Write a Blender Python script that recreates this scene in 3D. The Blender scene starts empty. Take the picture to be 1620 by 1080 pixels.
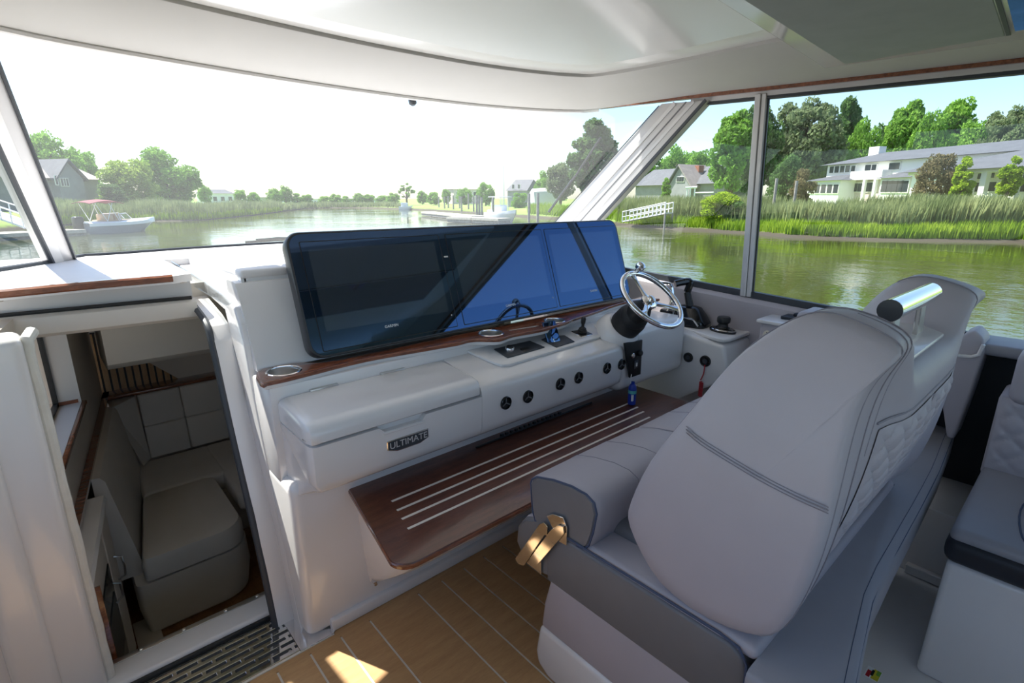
import bpy, bmesh, math, random
import numpy as np
from mathutils import Vector, Matrix

random.seed(7)
SC = bpy.context.scene
COL = SC.collection

# ---------------------------------------------------------------- camera
FPX = 829.0
EYE = 1.65
HEAD = math.radians(41.7)
PITCH = math.atan(225 / 829.0)
cam_data = bpy.data.cameras.new('camera')
cam = bpy.data.objects.new('camera', cam_data)
COL.objects.link(cam)
cam_data.sensor_fit = 'HORIZONTAL'
cam_data.sensor_width = 36.0
cam_data.lens = FPX / 1620.0 * 36.0
cam_data.clip_start = 0.02
cam_data.clip_end = 2000
cam.location = (0, 0, EYE)
cam.rotation_euler = (math.pi / 2 - PITCH, 0, -HEAD)
SC.camera = cam

# ---------------------------------------------------------------- light
SUN_DIR = Vector((-0.25, 0.55, 1.0)).normalized()       # towards the sun
world = bpy.data.worlds.new('sky')
SC.world = world
world.use_nodes = True
wn = world.node_tree.nodes
wl = world.node_tree.links
wn.clear()
sky = wn.new('ShaderNodeTexSky')
sky.sky_type = 'NISHITA'
sky.sun_disc = False
sky.sun_elevation = math.asin(SUN_DIR.z)
sky.sun_rotation = math.atan2(SUN_DIR.x, SUN_DIR.y)
sky.altitude = 0
sky.air_density = 1.0
sky.dust_density = 0.9
sky.ozone_density = 2.2
bg = wn.new('ShaderNodeBackground')
bg.inputs['Strength'].default_value = 0.16
wo = wn.new('ShaderNodeOutputWorld')
wl.new(sky.outputs[0], bg.inputs[0])
wl.new(bg.outputs[0], wo.inputs[0])
sun_data = bpy.data.lights.new('sun_offscreen', 'SUN')
sun_data.energy = 7.0
sun_data.angle = math.radians(0.6)
sun_data.color = (1.0, 0.95, 0.87)
sun = bpy.data.objects.new('sun_offscreen', sun_data)
COL.objects.link(sun)
sun.rotation_euler = SUN_DIR.to_track_quat('Z', 'Y').to_euler()
SC.view_settings.view_transform = 'Standard'
SC.view_settings.look = 'None'
SC.view_settings.gamma = 1
SC.view_settings.use_curve_mapping = False
SC.view_settings.exposure = 0.84

# ---------------------------------------------------------------- pixel -> direction helpers
_fw = np.array([math.sin(HEAD) * math.cos(PITCH), math.cos(HEAD) * math.cos(PITCH), -math.sin(PITCH)])
_rt = np.array([math.cos(HEAD), -math.sin(HEAD), 0.0])
_up = np.cross(_rt, _fw)
_C = np.array([0, 0, EYE])
def ray(u, v): return _fw * FPX + _rt * (u - 810) + _up * (540 - v)
def onz(u, v, z): d = ray(u, v); return Vector(_C + d * (z - EYE) / d[2])
def onx(u, v, x): d = ray(u, v); return Vector(_C + d * x / d[0])
def ony(u, v, y): d = ray(u, v); return Vector(_C + d * y / d[1])
def onp(u, v, p, n):
    d = ray(u, v); n = np.array(n); return Vector(_C + d * np.dot(np.array(p) - _C, n) / np.dot(d, n))
def heading(u):  # horizontal unit direction of an image column on the horizon
    a = HEAD + math.atan((u - 810) / math.hypot(FPX, 225)); return Vector((math.sin(a), math.cos(a), 0))

# ---------------------------------------------------------------- materials
MATS = {}
def newmat(name):
    m = bpy.data.materials.new(name); m.use_nodes = True
    nt = m.node_tree
    b = nt.nodes['Principled BSDF']
    MATS[name] = m
    return m, nt, b
def texco(nt, scale=(1, 1, 1), rot=(0, 0, 0), coord='Object'):
    tc = nt.nodes.new('ShaderNodeTexCoord'); mp = nt.nodes.new('ShaderNodeMapping')
    mp.inputs['Scale'].default_value = scale; mp.inputs['Rotation'].default_value = rot
    nt.links.new(tc.outputs[coord], mp.inputs[0]); return mp.outputs[0]
def noise(nt, vec, scale, detail=4, rough=0.55):
    n = nt.nodes.new('ShaderNodeTexNoise'); n.inputs['Scale'].default_value = scale
    n.inputs['Detail'].default_value = detail; n.inputs['Roughness'].default_value = rough
    nt.links.new(vec, n.inputs['Vector']); return n.outputs['Fac']
def ramp(nt, fac, stops):
    r = nt.nodes.new('ShaderNodeValToRGB'); e = r.color_ramp.elements
    while len(e) < len(stops): e.new(0.5)
    for i, (p, c) in enumerate(stops):
        e[i].position = p; e[i].color = (*c, 1)
    nt.links.new(fac, r.inputs[0]); return r.outputs[0]
def bump(nt, b, h, strength, dist=0.01):
    n = nt.nodes.new('ShaderNodeBump'); n.inputs['Strength'].default_value = strength
    n.inputs['Distance'].default_value = dist
    nt.links.new(h, n.inputs['Height']); nt.links.new(n.outputs[0], b.inputs['Normal'])
def plain(name, col, rough=0.5, metal=0.0, coat=0.0, spec=0.5, var=0.0, vscale=6, bmp=0.0, bscale=400):
    m, nt, b = newmat(name)
    b.inputs['Base Color'].default_value = (*col, 1)
    b.inputs['Roughness'].default_value = rough
    b.inputs['Metallic'].default_value = metal
    b.inputs['Coat Weight'].default_value = coat
    b.inputs['Coat Roughness'].default_value = 0.06
    b.inputs['Specular IOR Level'].default_value = spec
    v = None
    if var:
        v = texco(nt)
        f = noise(nt, v, vscale)
        c = ramp(nt, f, [(0.3, tuple(x * (1 - var) for x in col)), (0.7, tuple(min(1, x * (1 + var)) for x in col))])
        nt.links.new(c, b.inputs['Base Color'])
    if bmp:
        v = v or texco(nt)
        bump(nt, b, noise(nt, v, bscale, 3), bmp, 0.002)
    return m
def wood(name, dark, light, scale=(1, 1, 1), rough=0.35, coat=0.5, ns=7.0):
    m, nt, b = newmat(name)
    v = texco(nt, scale)
    f = noise(nt, v, ns, 6, 0.65)
    f2 = noise(nt, v, ns * 6, 4, 0.6)
    mx = nt.nodes.new('ShaderNodeMix'); mx.inputs[0].default_value = 0.35
    nt.links.new(f, mx.inputs[2]); nt.links.new(f2, mx.inputs[3])
    nt.links.new(ramp(nt, mx.outputs[0], [(0.36, dark), (0.64, light)]), b.inputs['Base Color'])
    b.inputs['Roughness'].default_value = rough
    b.inputs['Coat Weight'].default_value = coat
    b.inputs['Coat Roughness'].default_value = 0.08
    bump(nt, b, f2, 0.08, 0.002)
    return m
GEL = plain('white_gelcoat', (0.79, 0.765, 0.755), 0.24, coat=0.35, var=0.015, vscale=3)
GELC = plain('ceiling_gelcoat', (0.80, 0.775, 0.76), 0.16, coat=0.4, var=0.01, vscale=2)
HEADL = plain('headliner_vinyl', (0.54, 0.52, 0.505), 0.55, var=0.02, vscale=4, bmp=0.05)
CREAM = plain('cream_vinyl', (0.70, 0.645, 0.58), 0.5, var=0.03, vscale=5, bmp=0.1, bscale=300)
CREAM2 = plain('cream_panel', (0.66, 0.59, 0.51), 0.45, var=0.02)
LILAC = plain('lilac_grey_vinyl', (0.44, 0.405, 0.435), 0.5, var=0.02, vscale=8, bmp=0.12, bscale=500)
DGREY = plain('slate_grey_vinyl', (0.165, 0.163, 0.172), 0.45, var=0.04, vscale=8, bmp=0.12, bscale=500)
SLATE = plain('mid_grey_vinyl', (0.32, 0.315, 0.345), 0.42, var=0.03, vscale=8, bmp=0.12, bscale=500)
NAVY = plain('black_navy_vinyl', (0.014, 0.016, 0.024), 0.5, var=0.05, vscale=8)
DARKPAN = plain('black_panel', (0.012, 0.013, 0.017), 0.6, var=0.05)
THREAD = plain('stitch_thread', (0.27, 0.25, 0.28), 0.7, var=0.03, vscale=30)
THREADB = plain('blue_stitch_thread', (0.06, 0.08, 0.14), 0.7, var=0.03, vscale=30)
CHROME = plain('polished_steel', (0.86, 0.86, 0.87), 0.06, metal=1.0, var=0.01)
STEEL = plain('brushed_steel', (0.62, 0.60, 0.57), 0.28, metal=1.0, var=0.06, vscale=40)
BRASSY = plain('warm_polished_steel', (0.86, 0.80, 0.72), 0.07, metal=1.0, var=0.02)
ALU = plain('satin_aluminium_frame', (0.62, 0.60, 0.60), 0.4, metal=0.25, var=0.02)
BLACK = plain('black_plastic', (0.012, 0.012, 0.013), 0.35, var=0.1, vscale=20)
GLOSSB = plain('gloss_black_plastic', (0.01, 0.01, 0.012), 0.08, var=0.1, vscale=20)
RUBBER = plain('black_rubber', (0.02, 0.02, 0.021), 0.55, var=0.1, vscale=20)
GASKET = plain('dark_grey_gasket', (0.045, 0.05, 0.06), 0.5, var=0.05)
SEAL = plain('white_bulb_seal', (0.72, 0.70, 0.64), 0.6, var=0.06, vscale=20, bmp=0.2, bscale=120)
HOUSING = plain('anthracite_housing', (0.045, 0.046, 0.050), 0.33, var=0.05, vscale=10)
BLUEP = plain('blue_float_plastic', (0.01, 0.04, 0.35), 0.35, var=0.05)
TEALP = plain('teal_print', (0.10, 0.45, 0.45), 0.5, var=0.02)
REDP = plain('red_cord', (0.45, 0.01, 0.02), 0.45, var=0.05)
WHITEP = plain('white_print', (0.85, 0.85, 0.85), 0.5, var=0.01)
YELLOWP = plain('yellow_print', (0.70, 0.60, 0.03), 0.5, var=0.02)
GREENP = plain('green_print', (0.20, 0.42, 0.05), 0.5, var=0.02)
CAULK = plain('white_caulk', (0.80, 0.74, 0.66), 0.6, var=0.03)
BEIGEP = plain('beige_outlet_plastic', (0.75, 0.68, 0.56), 0.4, var=0.02)
DASHTOP = plain('dash_vinyl', (0.80, 0.78, 0.78), 0.5, var=0.015, bmp=0.06)
SHADE = plain('grey_sunshade_fabric', (0.36, 0.39, 0.385), 0.6, var=0.05, vscale=9)
MAHOG = wood('varnished_mahogany', (0.10, 0.026, 0.011), (0.30, 0.095, 0.040), (1, 7, 7), 0.25, 0.8)
MAHOGD = wood('dark_mahogany_board', (0.075, 0.021, 0.012), (0.17, 0.054, 0.028), (1, 6, 6), 0.3, 0.5)
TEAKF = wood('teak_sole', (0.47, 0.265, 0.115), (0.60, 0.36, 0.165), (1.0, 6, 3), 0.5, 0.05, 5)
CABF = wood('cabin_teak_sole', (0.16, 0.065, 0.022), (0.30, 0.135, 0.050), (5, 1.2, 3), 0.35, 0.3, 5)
SLATW = wood('oak_slat', (0.42, 0.24, 0.11), (0.58, 0.36, 0.18), (5, 5, 1), 0.5, 0.1)

def schlick(nt, f0):
    g = nt.nodes.new('ShaderNodeNewGeometry'); d = nt.nodes.new('ShaderNodeVectorMath'); d.operation = 'DOT_PRODUCT'
    nt.links.new(g.outputs['Normal'], d.inputs[0]); nt.links.new(g.outputs['Incoming'], d.inputs[1])
    def mth(op, a, b=None, c=None):
        n = nt.nodes.new('ShaderNodeMath'); n.operation = op
        for k, v in enumerate((a, b, c)):
            if v is None: continue
            if isinstance(v, (int, float)): n.inputs[k].default_value = v
            else: nt.links.new(v, n.inputs[k])
        return n.outputs[0]
    c = mth('ABSOLUTE', d.outputs['Value']); p = mth('POWER', mth('SUBTRACT', 1.0, c), 5.0)
    return mth('MULTIPLY_ADD', p, 1 - f0, f0)
def glassmat(name, tint, refl_ior=1.45):
    m = bpy.data.materials.new(name); m.use_nodes = True; nt = m.node_tree; nt.nodes.clear()
    o = nt.nodes.new('ShaderNodeOutputMaterial'); t = nt.nodes.new('ShaderNodeBsdfTransparent')
    g = nt.nodes.new('ShaderNodeBsdfGlossy'); x = nt.nodes.new('ShaderNodeMixShader')
    t.inputs[0].default_value = (*tint, 1); g.inputs['Roughness'].default_value = 0.0
    nt.links.new(schlick(nt, 0.05), x.inputs[0]); nt.links.new(t.outputs[0], x.inputs[1]); nt.links.new(g.outputs[0], x.inputs[2])
    nt.links.new(x.outputs[0], o.inputs[0]); MATS[name] = m; return m
GLASS = glassmat('window_glass', (0.90, 0.94, 0.93))
def veiled(name, tint, veil):  # translucent share lays veiling glare and haze over the glass
    m = glassmat(name, tint); nt = m.node_tree; o = [n for n in nt.nodes if n.type == 'OUTPUT_MATERIAL'][0]; src = o.inputs[0].links[0].from_socket
    t = nt.nodes.new('ShaderNodeBsdfTranslucent'); t.inputs[0].default_value = (.9, .95, .95, 1); x = nt.nodes.new('ShaderNodeMixShader'); x.inputs[0].default_value = veil
    nt.links.new(src, x.inputs[1]); nt.links.new(t.outputs[0], x.inputs[2]); nt.links.new(x.outputs[0], o.inputs[0]); return m
GLASSW = veiled('windshield_glass', (0.92, 0.96, 0.95), 0.03)
SILVER = plain('silver_lettering', (0.72, 0.72, 0.72), 0.3, metal=0.4, var=0.02)
GLASSP = glassmat('clear_acrylic', (0.86, 0.89, 0.91))

def coated(name, base, refl, rough, fac):
    """dark display glass with a bluish anti-reflection coating"""
    m = bpy.data.materials.new(name); m.use_nodes = True; nt = m.node_tree; nt.nodes.clear(); MATS[name] = m
    o = nt.nodes.new('ShaderNodeOutputMaterial'); d = nt.nodes.new('ShaderNodeBsdfDiffuse'); g = nt.nodes.new('ShaderNodeBsdfGlossy'); x = nt.nodes.new('ShaderNodeMixShader')
    d.inputs[0].default_value = (*base, 1); g.inputs[0].default_value = (*refl, 1); g.inputs['Roughness'].default_value = rough
    nt.links.new(schlick(nt, fac), x.inputs[0]); nt.links.new(d.outputs[0], x.inputs[1]); nt.links.new(g.outputs[0], x.inputs[2]); nt.links.new(x.outputs[0], o.inputs[0]); return m
BEZEL = coated('screen_bezel_glass', (0.010, 0.010, 0.010), (0.20, 0.38, 0.76), 0.02, 0.27)
SCREEN = coated('display_glass', (0.040, 0.041, 0.040), (0.22, 0.40, 0.76), 0.03, 0.30)

# ---------------------------------------------------------------- object helpers
def link(me, name, mat, parent=None, smooth=None):
    me.materials.append(mat)
    o = bpy.data.objects.new(name, me); COL.objects.link(o)
    if parent: o.parent = parent
    if smooth is not None:
        me.shade_smooth(); me.set_sharp_from_angle(angle=math.radians(smooth))
    return o
def tag(o, label, cat, group=None):
    o['label'] = label; o['category'] = cat
    if group: o['group'] = group
    return o
def struct(o, label=None):
    o['kind'] = 'structure'
    if label: o['label'] = label
    return o
def thing(name, label, cat, loc=(0, 0, 0), group=None):
    e = bpy.data.objects.new(name, None); COL.objects.link(e); e.location = loc
    e.empty_display_size = 0.1
    return tag(e, label, cat, group)
def local(o, parent):
    """parts are modelled in world coordinates: cancel the parent's offset"""
    w = Vector((0, 0, 0)); q = parent
    while q: w += Vector(q.location); q = q.parent
    o.parent = parent; o.location = -w; return o
class MB:
    """collects shapes into one mesh"""
    def __init__(s): s.bm = bmesh.new()
    def poly(s, pts): s.bm.faces.new([s.bm.verts.new(p) for p in pts])
    def prism(s, pts, ext, bev=0.0, seg=2):
        """closed solid: planar outline pts (3-D) swept along ext"""
        b = bmesh.new(); ext = Vector(ext)
        lo = [b.verts.new(p) for p in pts]; hi = [b.verts.new(Vector(p) + ext) for p in pts]
        n = len(pts)
        b.faces.new(lo); b.faces.new(hi[::-1])
        for i in range(n): b.faces.new((lo[i], hi[i], hi[(i + 1) % n], lo[(i + 1) % n]))
        bmesh.ops.recalc_face_normals(b, faces=b.faces[:])
        if bev: bmesh.ops.bevel(b, geom=b.edges[:], offset=bev, segments=seg, profile=0.5, affect='EDGES', clamp_overlap=True)
        s._merge(b); return s
    def box(s, x, y, z, bev=0.0, seg=2, mat=None):
        b = bmesh.new()
        bmesh.ops.create_cube(b, size=1)
        for v in b.verts:
            v.co = Vector(((x[0] + x[1]) / 2 + v.co.x * (x[1] - x[0]), (y[0] + y[1]) / 2 + v.co.y * (y[1] - y[0]), (z[0] + z[1]) / 2 + v.co.z * (z[1] - z[0])))
        if bev: bmesh.ops.bevel(b, geom=b.edges[:], offset=bev, segments=seg, profile=0.5, affect='EDGES', clamp_overlap=True)
        if mat: bmesh.ops.transform(b, matrix=mat, verts=b.verts[:])
        s._merge(b); return s
    def loft(s, rings, cap=True, closed=True):
        b = bmesh.new(); R = [[b.verts.new(p) for p in r] for r in rings]; n = len(R[0])
        for i in range(len(R) - 1):
            for j in range(n if closed else n - 1):
                b.faces.new((R[i][j], R[i][(j + 1) % n], R[i + 1][(j + 1) % n], R[i + 1][j]))
        if cap and closed: b.faces.new(R[0][::-1]); b.faces.new(R[-1])
        if closed: bmesh.ops.recalc_face_normals(b, faces=b.faces[:])
        s._merge(b); return s
    def tube(s, path, r, sides=8, closed=False, cap=True):
        path = [Vector(p) for p in path]; n = len(path); rings = []; prev = None
        rr = r if isinstance(r, (list, tuple)) else [r] * n
        for i, p in enumerate(path):
            a = path[(i - 1) % n] if (closed or i > 0) else p
            c = path[(i + 1) % n] if (closed or i < n - 1) else p
            t = (c - a).normalized()
            if prev is None: u = t.orthogonal().normalized()
            else:
                u = prev - t * prev.dot(t); u.normalize()
            prev = u; w = t.cross(u)
            rings.append([p + (u * math.cos(k * 2 * math.pi / sides) + w * math.sin(k * 2 * math.pi / sides)) * rr[i] for k in range(sides)])
        if closed: rings.append(rings[0])
        return s.loft(rings, cap=cap and not closed)
    def lathe(s, prof, M=Matrix(), n=20, cap=True):
        """prof: (radius, height) pairs around local z"""
        rings = [[M @ Vector((max(r, 1e-5) * math.cos(2 * math.pi * k / n), max(r, 1e-5) * math.sin(2 * math.pi * k / n), h)) for k in range(n)] for r, h in prof]
        return s.loft(rings, cap=cap)
    def _merge(s, b):
        me = bpy.data.meshes.new('tmp'); b.to_mesh(me); b.free(); s.bm.from_mesh(me); bpy.data.meshes.remove(me)
    def build(s, name, mat, parent=None, smooth=35, weld=True):
        if weld: bmesh.ops.remove_doubles(s.bm, verts=s.bm.verts[:], dist=1e-5)
        me = bpy.data.meshes.new(name); s.bm.to_mesh(me); s.bm.free()
        o = link(me, name, mat, None, smooth)
        if parent: local(o, parent)
        return o
def frame(origin, zaxis, xhint=(1, 0, 0)):
    z = Vector(zaxis).normalized(); x = Vector(xhint); x = (x - z * x.dot(z)).normalized(); y = z.cross(x)
    return Matrix(((x.x, y.x, z.x, origin[0]), (x.y, y.y, z.y, origin[1]), (x.z, y.z, z.z, origin[2]), (0, 0, 0, 1)))
def text_mesh(body, size, M, depth=0.001):
    c = bpy.data.curves.new('t', 'FONT'); c.body = body; c.size = size; c.align_x = 'CENTER'; c.align_y = 'CENTER'; c.extrude = depth
    o = bpy.data.objects.new('t', c); COL.objects.link(o)
    dg = bpy.context.evaluated_depsgraph_get(); me = bpy.data.meshes.new_from_object(o.evaluated_get(dg))
    bpy.data.objects.remove(o); me.transform(M); me.materials.clear(); return me
def cut(o, cutters):
    for c in cutters:
        md = o.modifiers.new('b', 'BOOLEAN'); md.object = c; md.operation = 'DIFFERENCE'; md.solver = 'EXACT'
    dg = bpy.context.evaluated_depsgraph_get(); dg.update()
    me = bpy.data.meshes.new_from_object(o.evaluated_get(dg)); o.modifiers.clear(); o.data = me
    me.shade_smooth(); me.set_sharp_from_angle(angle=math.radians(35))
def copy_tree(o, parent=None):
    c = o.copy(); COL.objects.link(c)
    if parent: c.parent = parent
    for ch in o.children: copy_tree(ch, c)
    return c
def smooth_curve(pts, n=8):
    """Catmull-Rom through pts"""
    pts = [Vector(p) for p in pts]; out = []
    for i in range(len(pts) - 1):
        p0 = pts[max(i - 1, 0)]; p1 = pts[i]; p2 = pts[i + 1]; p3 = pts[min(i + 2, len(pts) - 1)]
        for k in range(n):
            t = k / n
            out.append(0.5 * ((2 * p1) + (p2 - p0) * t + (2 * p0 - 5 * p1 + 4 * p2 - p3) * t * t + (3 * p1 - p0 - 3 * p2 + p3) * t ** 3))
    out.append(pts[-1]); return out
# ================================================================ the boat's shell
SX = 3.20                                             # starboard side of the deckhouse
_s0, _s1 = onx(1090, 450, SX), onx(1270, 485, SX)
_e0, _e1 = onx(950, 176, SX), onx(1620, 106, SX)
def sill_z(y): return _s0.z + (y - _s0.y) * (_s1.z - _s0.z) / (_s1.y - _s0.y)
def eave_z(y): return _e0.z + (y - _e0.y) * (_e1.z - _e0.z) / (_e1.y - _e0.y)

# ---- sole: teak planks over a caulk bed
floor = struct(MB().box((-1.2, 3.3), (-1.6, 1.97), (-0.06, -0.004)).build('floor', CAULK), 'teak sole with pale caulk seams between helm seat and console')
cuts = [-0.36, -0.235, -0.11, 0.012, 0.135, 0.255, 0.375, 0.495, 0.615, 0.738, 0.965, 1.087, 1.21, 1.33, 1.45, 1.57, 1.69, 1.81, 1.93]
G = 0.0042
for i in range(len(cuts) - 1):
    MB().box((cuts[i] + G, cuts[i + 1] - G), (-0.6, 1.697), (-0.004, 0.0)).build('plank', TEAKF, floor, None)
MB().box((cuts[-1] + G, 2.12), (-0.6, 1.697), (-0.004, 0.0)).build('plank', TEAKF, floor, None)
MB().box((-1.2, cuts[0] - G), (-0.6, 1.697), (-0.004, 0.0)).build('plank', TEAKF, floor, None)
MB().box((-1.2, 2.6), (1.697, 1.76), (-0.004, 0.0)).build('margin_board', TEAKF, floor, None)
MB().box((1.2, 3.3), (-1.6, 0.42), (-0.02, 0.003)).build('white_side_sole', GEL, floor, None)

# ---- companionway threshold and drain grate
sill = struct(MB().box((-0.14, 0.50), (1.975, 2.09), (-0.5, 0.035), 0.012, 3).build('trim_1', GEL), 'white companionway threshold moulding')
MB().box((-0.12, 0.47), (2.085, 2.11), (-0.02, 0.036), 0.003).build('threshold_track', STEEL, sill)
for x in (0.02, 0.16, 0.31, 0.43):
    MB().lathe([(0.008, 0), (0.008, 0.003), (0.005, 0.005), (0, 0.005)], Matrix.Translation((x, 2.097, 0.036)), 10).build('screw', CHROME, sill)
MB().box((-0.14, 0.49), (1.962, 1.976), (0.0, 0.02), 0.003).build('rubber_seal', RUBBER, sill)
gr = thing('drain_grate', 'polished steel slotted drain grate in the sole before the companionway', 'grate', (0.2, 1.84, 0))
bm = MB()
g0x, g1x, g0y, g1y = -0.20, 0.47, 1.735, 1.955
rows, cols, sl, sw = 6, 8, 0.066, 0.016
px = (g1x - g0x - 0.03) / cols; py = (g1y - g0y - 0.02) / rows
xs = [g0x]; ys = [g0y]
# lattice of bars leaving open slots
for r in range(rows + 1):
    yc = g0y + 0.01 + r * py
    bm.box((g0x, g1x), (yc - (py - sw) / 2 if r else g0y, yc + (py - sw) / 2 if r < rows else g1y), (0.0, 0.006), 0.0015, 1)
for r in range(rows):
    off = 0.5 * px if r % 2 else 0
    yc = g0y + 0.01 + (r + 0.5) * py
    for c in range(cols + 1):
        xc = g0x + 0.015 + c * px + off
        a, b = max(g0x, xc - (px - sl) / 2), min(g1x, xc + (px - sl) / 2)
        if b > a: bm.box((a, b), (yc - sw / 2 - 0.002, yc + sw / 2 + 0.002), (0.0, 0.0055), 0.0015, 1)
bm.build('slotted_plate', CHROME, gr)
MB().box((g0x, g1x), (g0y, g1y), (-0.0035, 0.0008)).build('gutter', GASKET, gr)
MB().prism([(0.47, 1.725, 0), (0.60, 1.725, 0), (0.61, 1.735, 0), (0.61, 1.75, 0), (0.53, 1.80, 0), (0.53, 1.955, 0), (0.47, 1.955, 0)], (0, 0, 0.006), 0.0015, 1).build('end_plate', CHROME, gr)
MB().box((-0.22, 0.60), (1.722, 1.732), (-0.002, 0.004)).build('edge_strip', CAULK, gr)
for x, y in ((0.44, 1.75), (0.44, 1.945)):
    MB().lathe([(0.006, 0), (0.006, 0.002), (0, 0.003)], Matrix.Translation((x, y, 0.006)), 10).build('screw', STEEL, gr)

# ---- port bulkhead beside the companionway, with its door frame and bulb seal
wp = struct(MB().box((-1.25, -0.17), (2.0, 2.10), (-0.6, 1.235), 0.03, 4).build('wall_port', GEL), 'white moulded bulkhead beside the companionway')
MB().box((-0.21, -0.085), (1.985, 2.12), (-0.02, 1.275), 0.028, 4).build('door_frame', GEL, wp)
MB().box((-0.30, -0.19), (1.965, 2.11), (-0.02, 1.262), 0.03, 4).build('frame_moulding', GEL, wp)
rnd = random.Random(3)
MB().tube([(-0.078 + rnd.uniform(-.001, .001), 2.035, 0.03)] + [(-0.078 + rnd.uniform(-.0015, .0015), 2.035 + rnd.uniform(-.001, .001), z) for z in np.linspace(0.06, 1.22, 20)] + [(-0.075, 2.045, 1.255), (-0.06, 2.08, 1.27)], 0.017, 10).build('bulb_seal', SEAL, wp)

DZ = 1.365
# ---- partition between companionway and console (its curved aft edge)
def yz(x, pts): return [onx(u, v, x) for u, v in pts]
edge = yz(0.445, [(437, 975), (411, 860), (385, 748), (359, 634), (338, 540), (331, 515), (322, 500), (305, 478), (289, 457)])
edge[0].z = 0.0
wall_pts = edge + [Vector((0.445, 2.75, edge[-1].z + 0.03)), Vector((0.445, 3.2, 1.335)), Vector((0.445, 3.2, 1.25)), Vector((0.445, edge[5].y + .16, 1.19)), Vector((0.445, edge[4].y + .10, edge[4].z)), Vector((0.445, edge[0].y + .10, 0.0))]
pt = struct(MB().prism(wall_pts, (0.07, 0, 0), 0.006, 2).build('wall_console', GEL), 'white partition with rounded aft edge between companionway and console')
g = MB()
g.tube(smooth_curve([p + Vector((-0.004, 0.012, 0)) for p in edge], 3), 0.0135, 8)
g.build('dark_edge_gasket', GASKET, pt)
ridge = yz(0.51, [(474, 978), (448, 860), (423, 740), (400, 625), (386, 545), (379, 512), (370, 487), (352, 468), (325, 448), (300, 430), (265, 407)])
ridge[0].z = 0.0
rp = ridge + [Vector((0.51, 3.2, 1.32)), Vector((0.51, 2.3, 1.22)), Vector((0.51, 2.18, 0.9)), Vector((0.51, 2.14, 0))]
MB().prism(rp, (0.055, 0, 0), 0.012, 3).build('console_cheek', GEL, pt)
MB().box((0.556, 0.574), (2.19, 3.11), (1.2, DZ - .003)).build('dash_side', GEL, pt)
MB().prism(yz(0.47, [(270, 413), (287, 441), (358, 484), (369, 478), (322, 445)]), (0.006, 0, 0)).build('acrylic_slide', GLASSP, pt)

# ---- dash top, lip and companionway header
DZ = 1.365
base_px = [(60, 412), (125, 405), (200, 400), (280, 394), (360, 389), (445, 384)]
base = [onz(u, v, DZ) for u, v in base_px]
base = [Vector((-0.42, 2.75, DZ))] + base + [Vector((1.75, 3.74, DZ)), Vector((2.3, 3.68, DZ - .04)), Vector((2.75, 3.58, DZ - .10)), Vector((3.12, 3.40, DZ - .18))]
lip = [Vector((-0.75, 2.62, DZ)), onz(0, 459, DZ), onz(140, 446, DZ), onz(272, 435, DZ)]
dash = MB()
top = [lip[0]] + lip[1:] + [Vector((0.438, 2.44, DZ)), Vector((0.442, 2.75, DZ)), Vector((0.445, 3.1, DZ)), Vector((0.568, 3.1, DZ)), Vector((0.568, 2.19, DZ)), Vector((2.85, 2.19, DZ)), Vector((3.15, 2.40, DZ - .1))] + base[::-1] + [Vector((-0.75, 2.75, DZ))]
tp = [Vector((p.x, p.y, DZ - .004)) for p in top]
dash.prism(tp, (0, 0, -0.03))
dt = struct(dash.build('trim_2', DASHTOP), 'white vinyl dash top below the windshield')
L0 = [p + Vector((0, 0, -0.004)) for p in lip]
lipm = MB()
lipm.loft([[p + Vector((0, dy, dz)) for dy, dz in ((0.012, 0.006), (-0.004, 0.006), (-0.012, 0.0), (-0.012, -0.016), (-0.004, -0.022), (0.012, -0.022))] for p in L0])
lipm.build('mahogany_lip', MAHOG, dt)
rec = MB(); ry = 2.47
rec.prism([(-0.75, ry + .10, 1.345), (0.44, ry + .02, 1.345), (0.44, ry + .02, 1.25), (-0.75, ry + .10, 1.25)], (0, 0.02, 0))
rec.build('grey_header_recess', ALU, dt)
MB().tube([(-0.16, 2.50, 1.262), (0.43, 2.455, 1.262)], 0.007, 8).build('hatch_track', RUBBER, dt)
hp = MB()
pts = [(2.455, 1.255), (2.44, 1.245), (2.435, 1.215), (2.44, 1.185), (2.455, 1.172), (2.60, 1.172), (2.60, 1.255)]
hp.loft([[Vector((x, y + s, z)) for y, z in pts] for x, s in ((-0.75, .05), (-0.10, .03), (0.15, .012), (0.442, 0.0))])
hp.build('padded_header', CREAM, dt)
for x, y, z in ((0.41, 2.46, 1.335), (-0.135, 2.475, 1.325), (0.27, 2.468, 1.333)):
    MB().box((x - .012, x + .012), (y - .008, y + .01), (z - .012, z + .004), .003).build('latch', STEEL, dt)
# pads on the dash above the console
for i, (a, b) in enumerate(((0.555, 0.735), (0.745, 1.02), (1.03, 1.6), (1.61, 2.2), (2.21, 2.72))):
    MB().box((a, b), (2.185, 2.52), (DZ - .012, DZ + .022), .012, 3).build('dash_pad', DASHTOP, dt)

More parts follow.
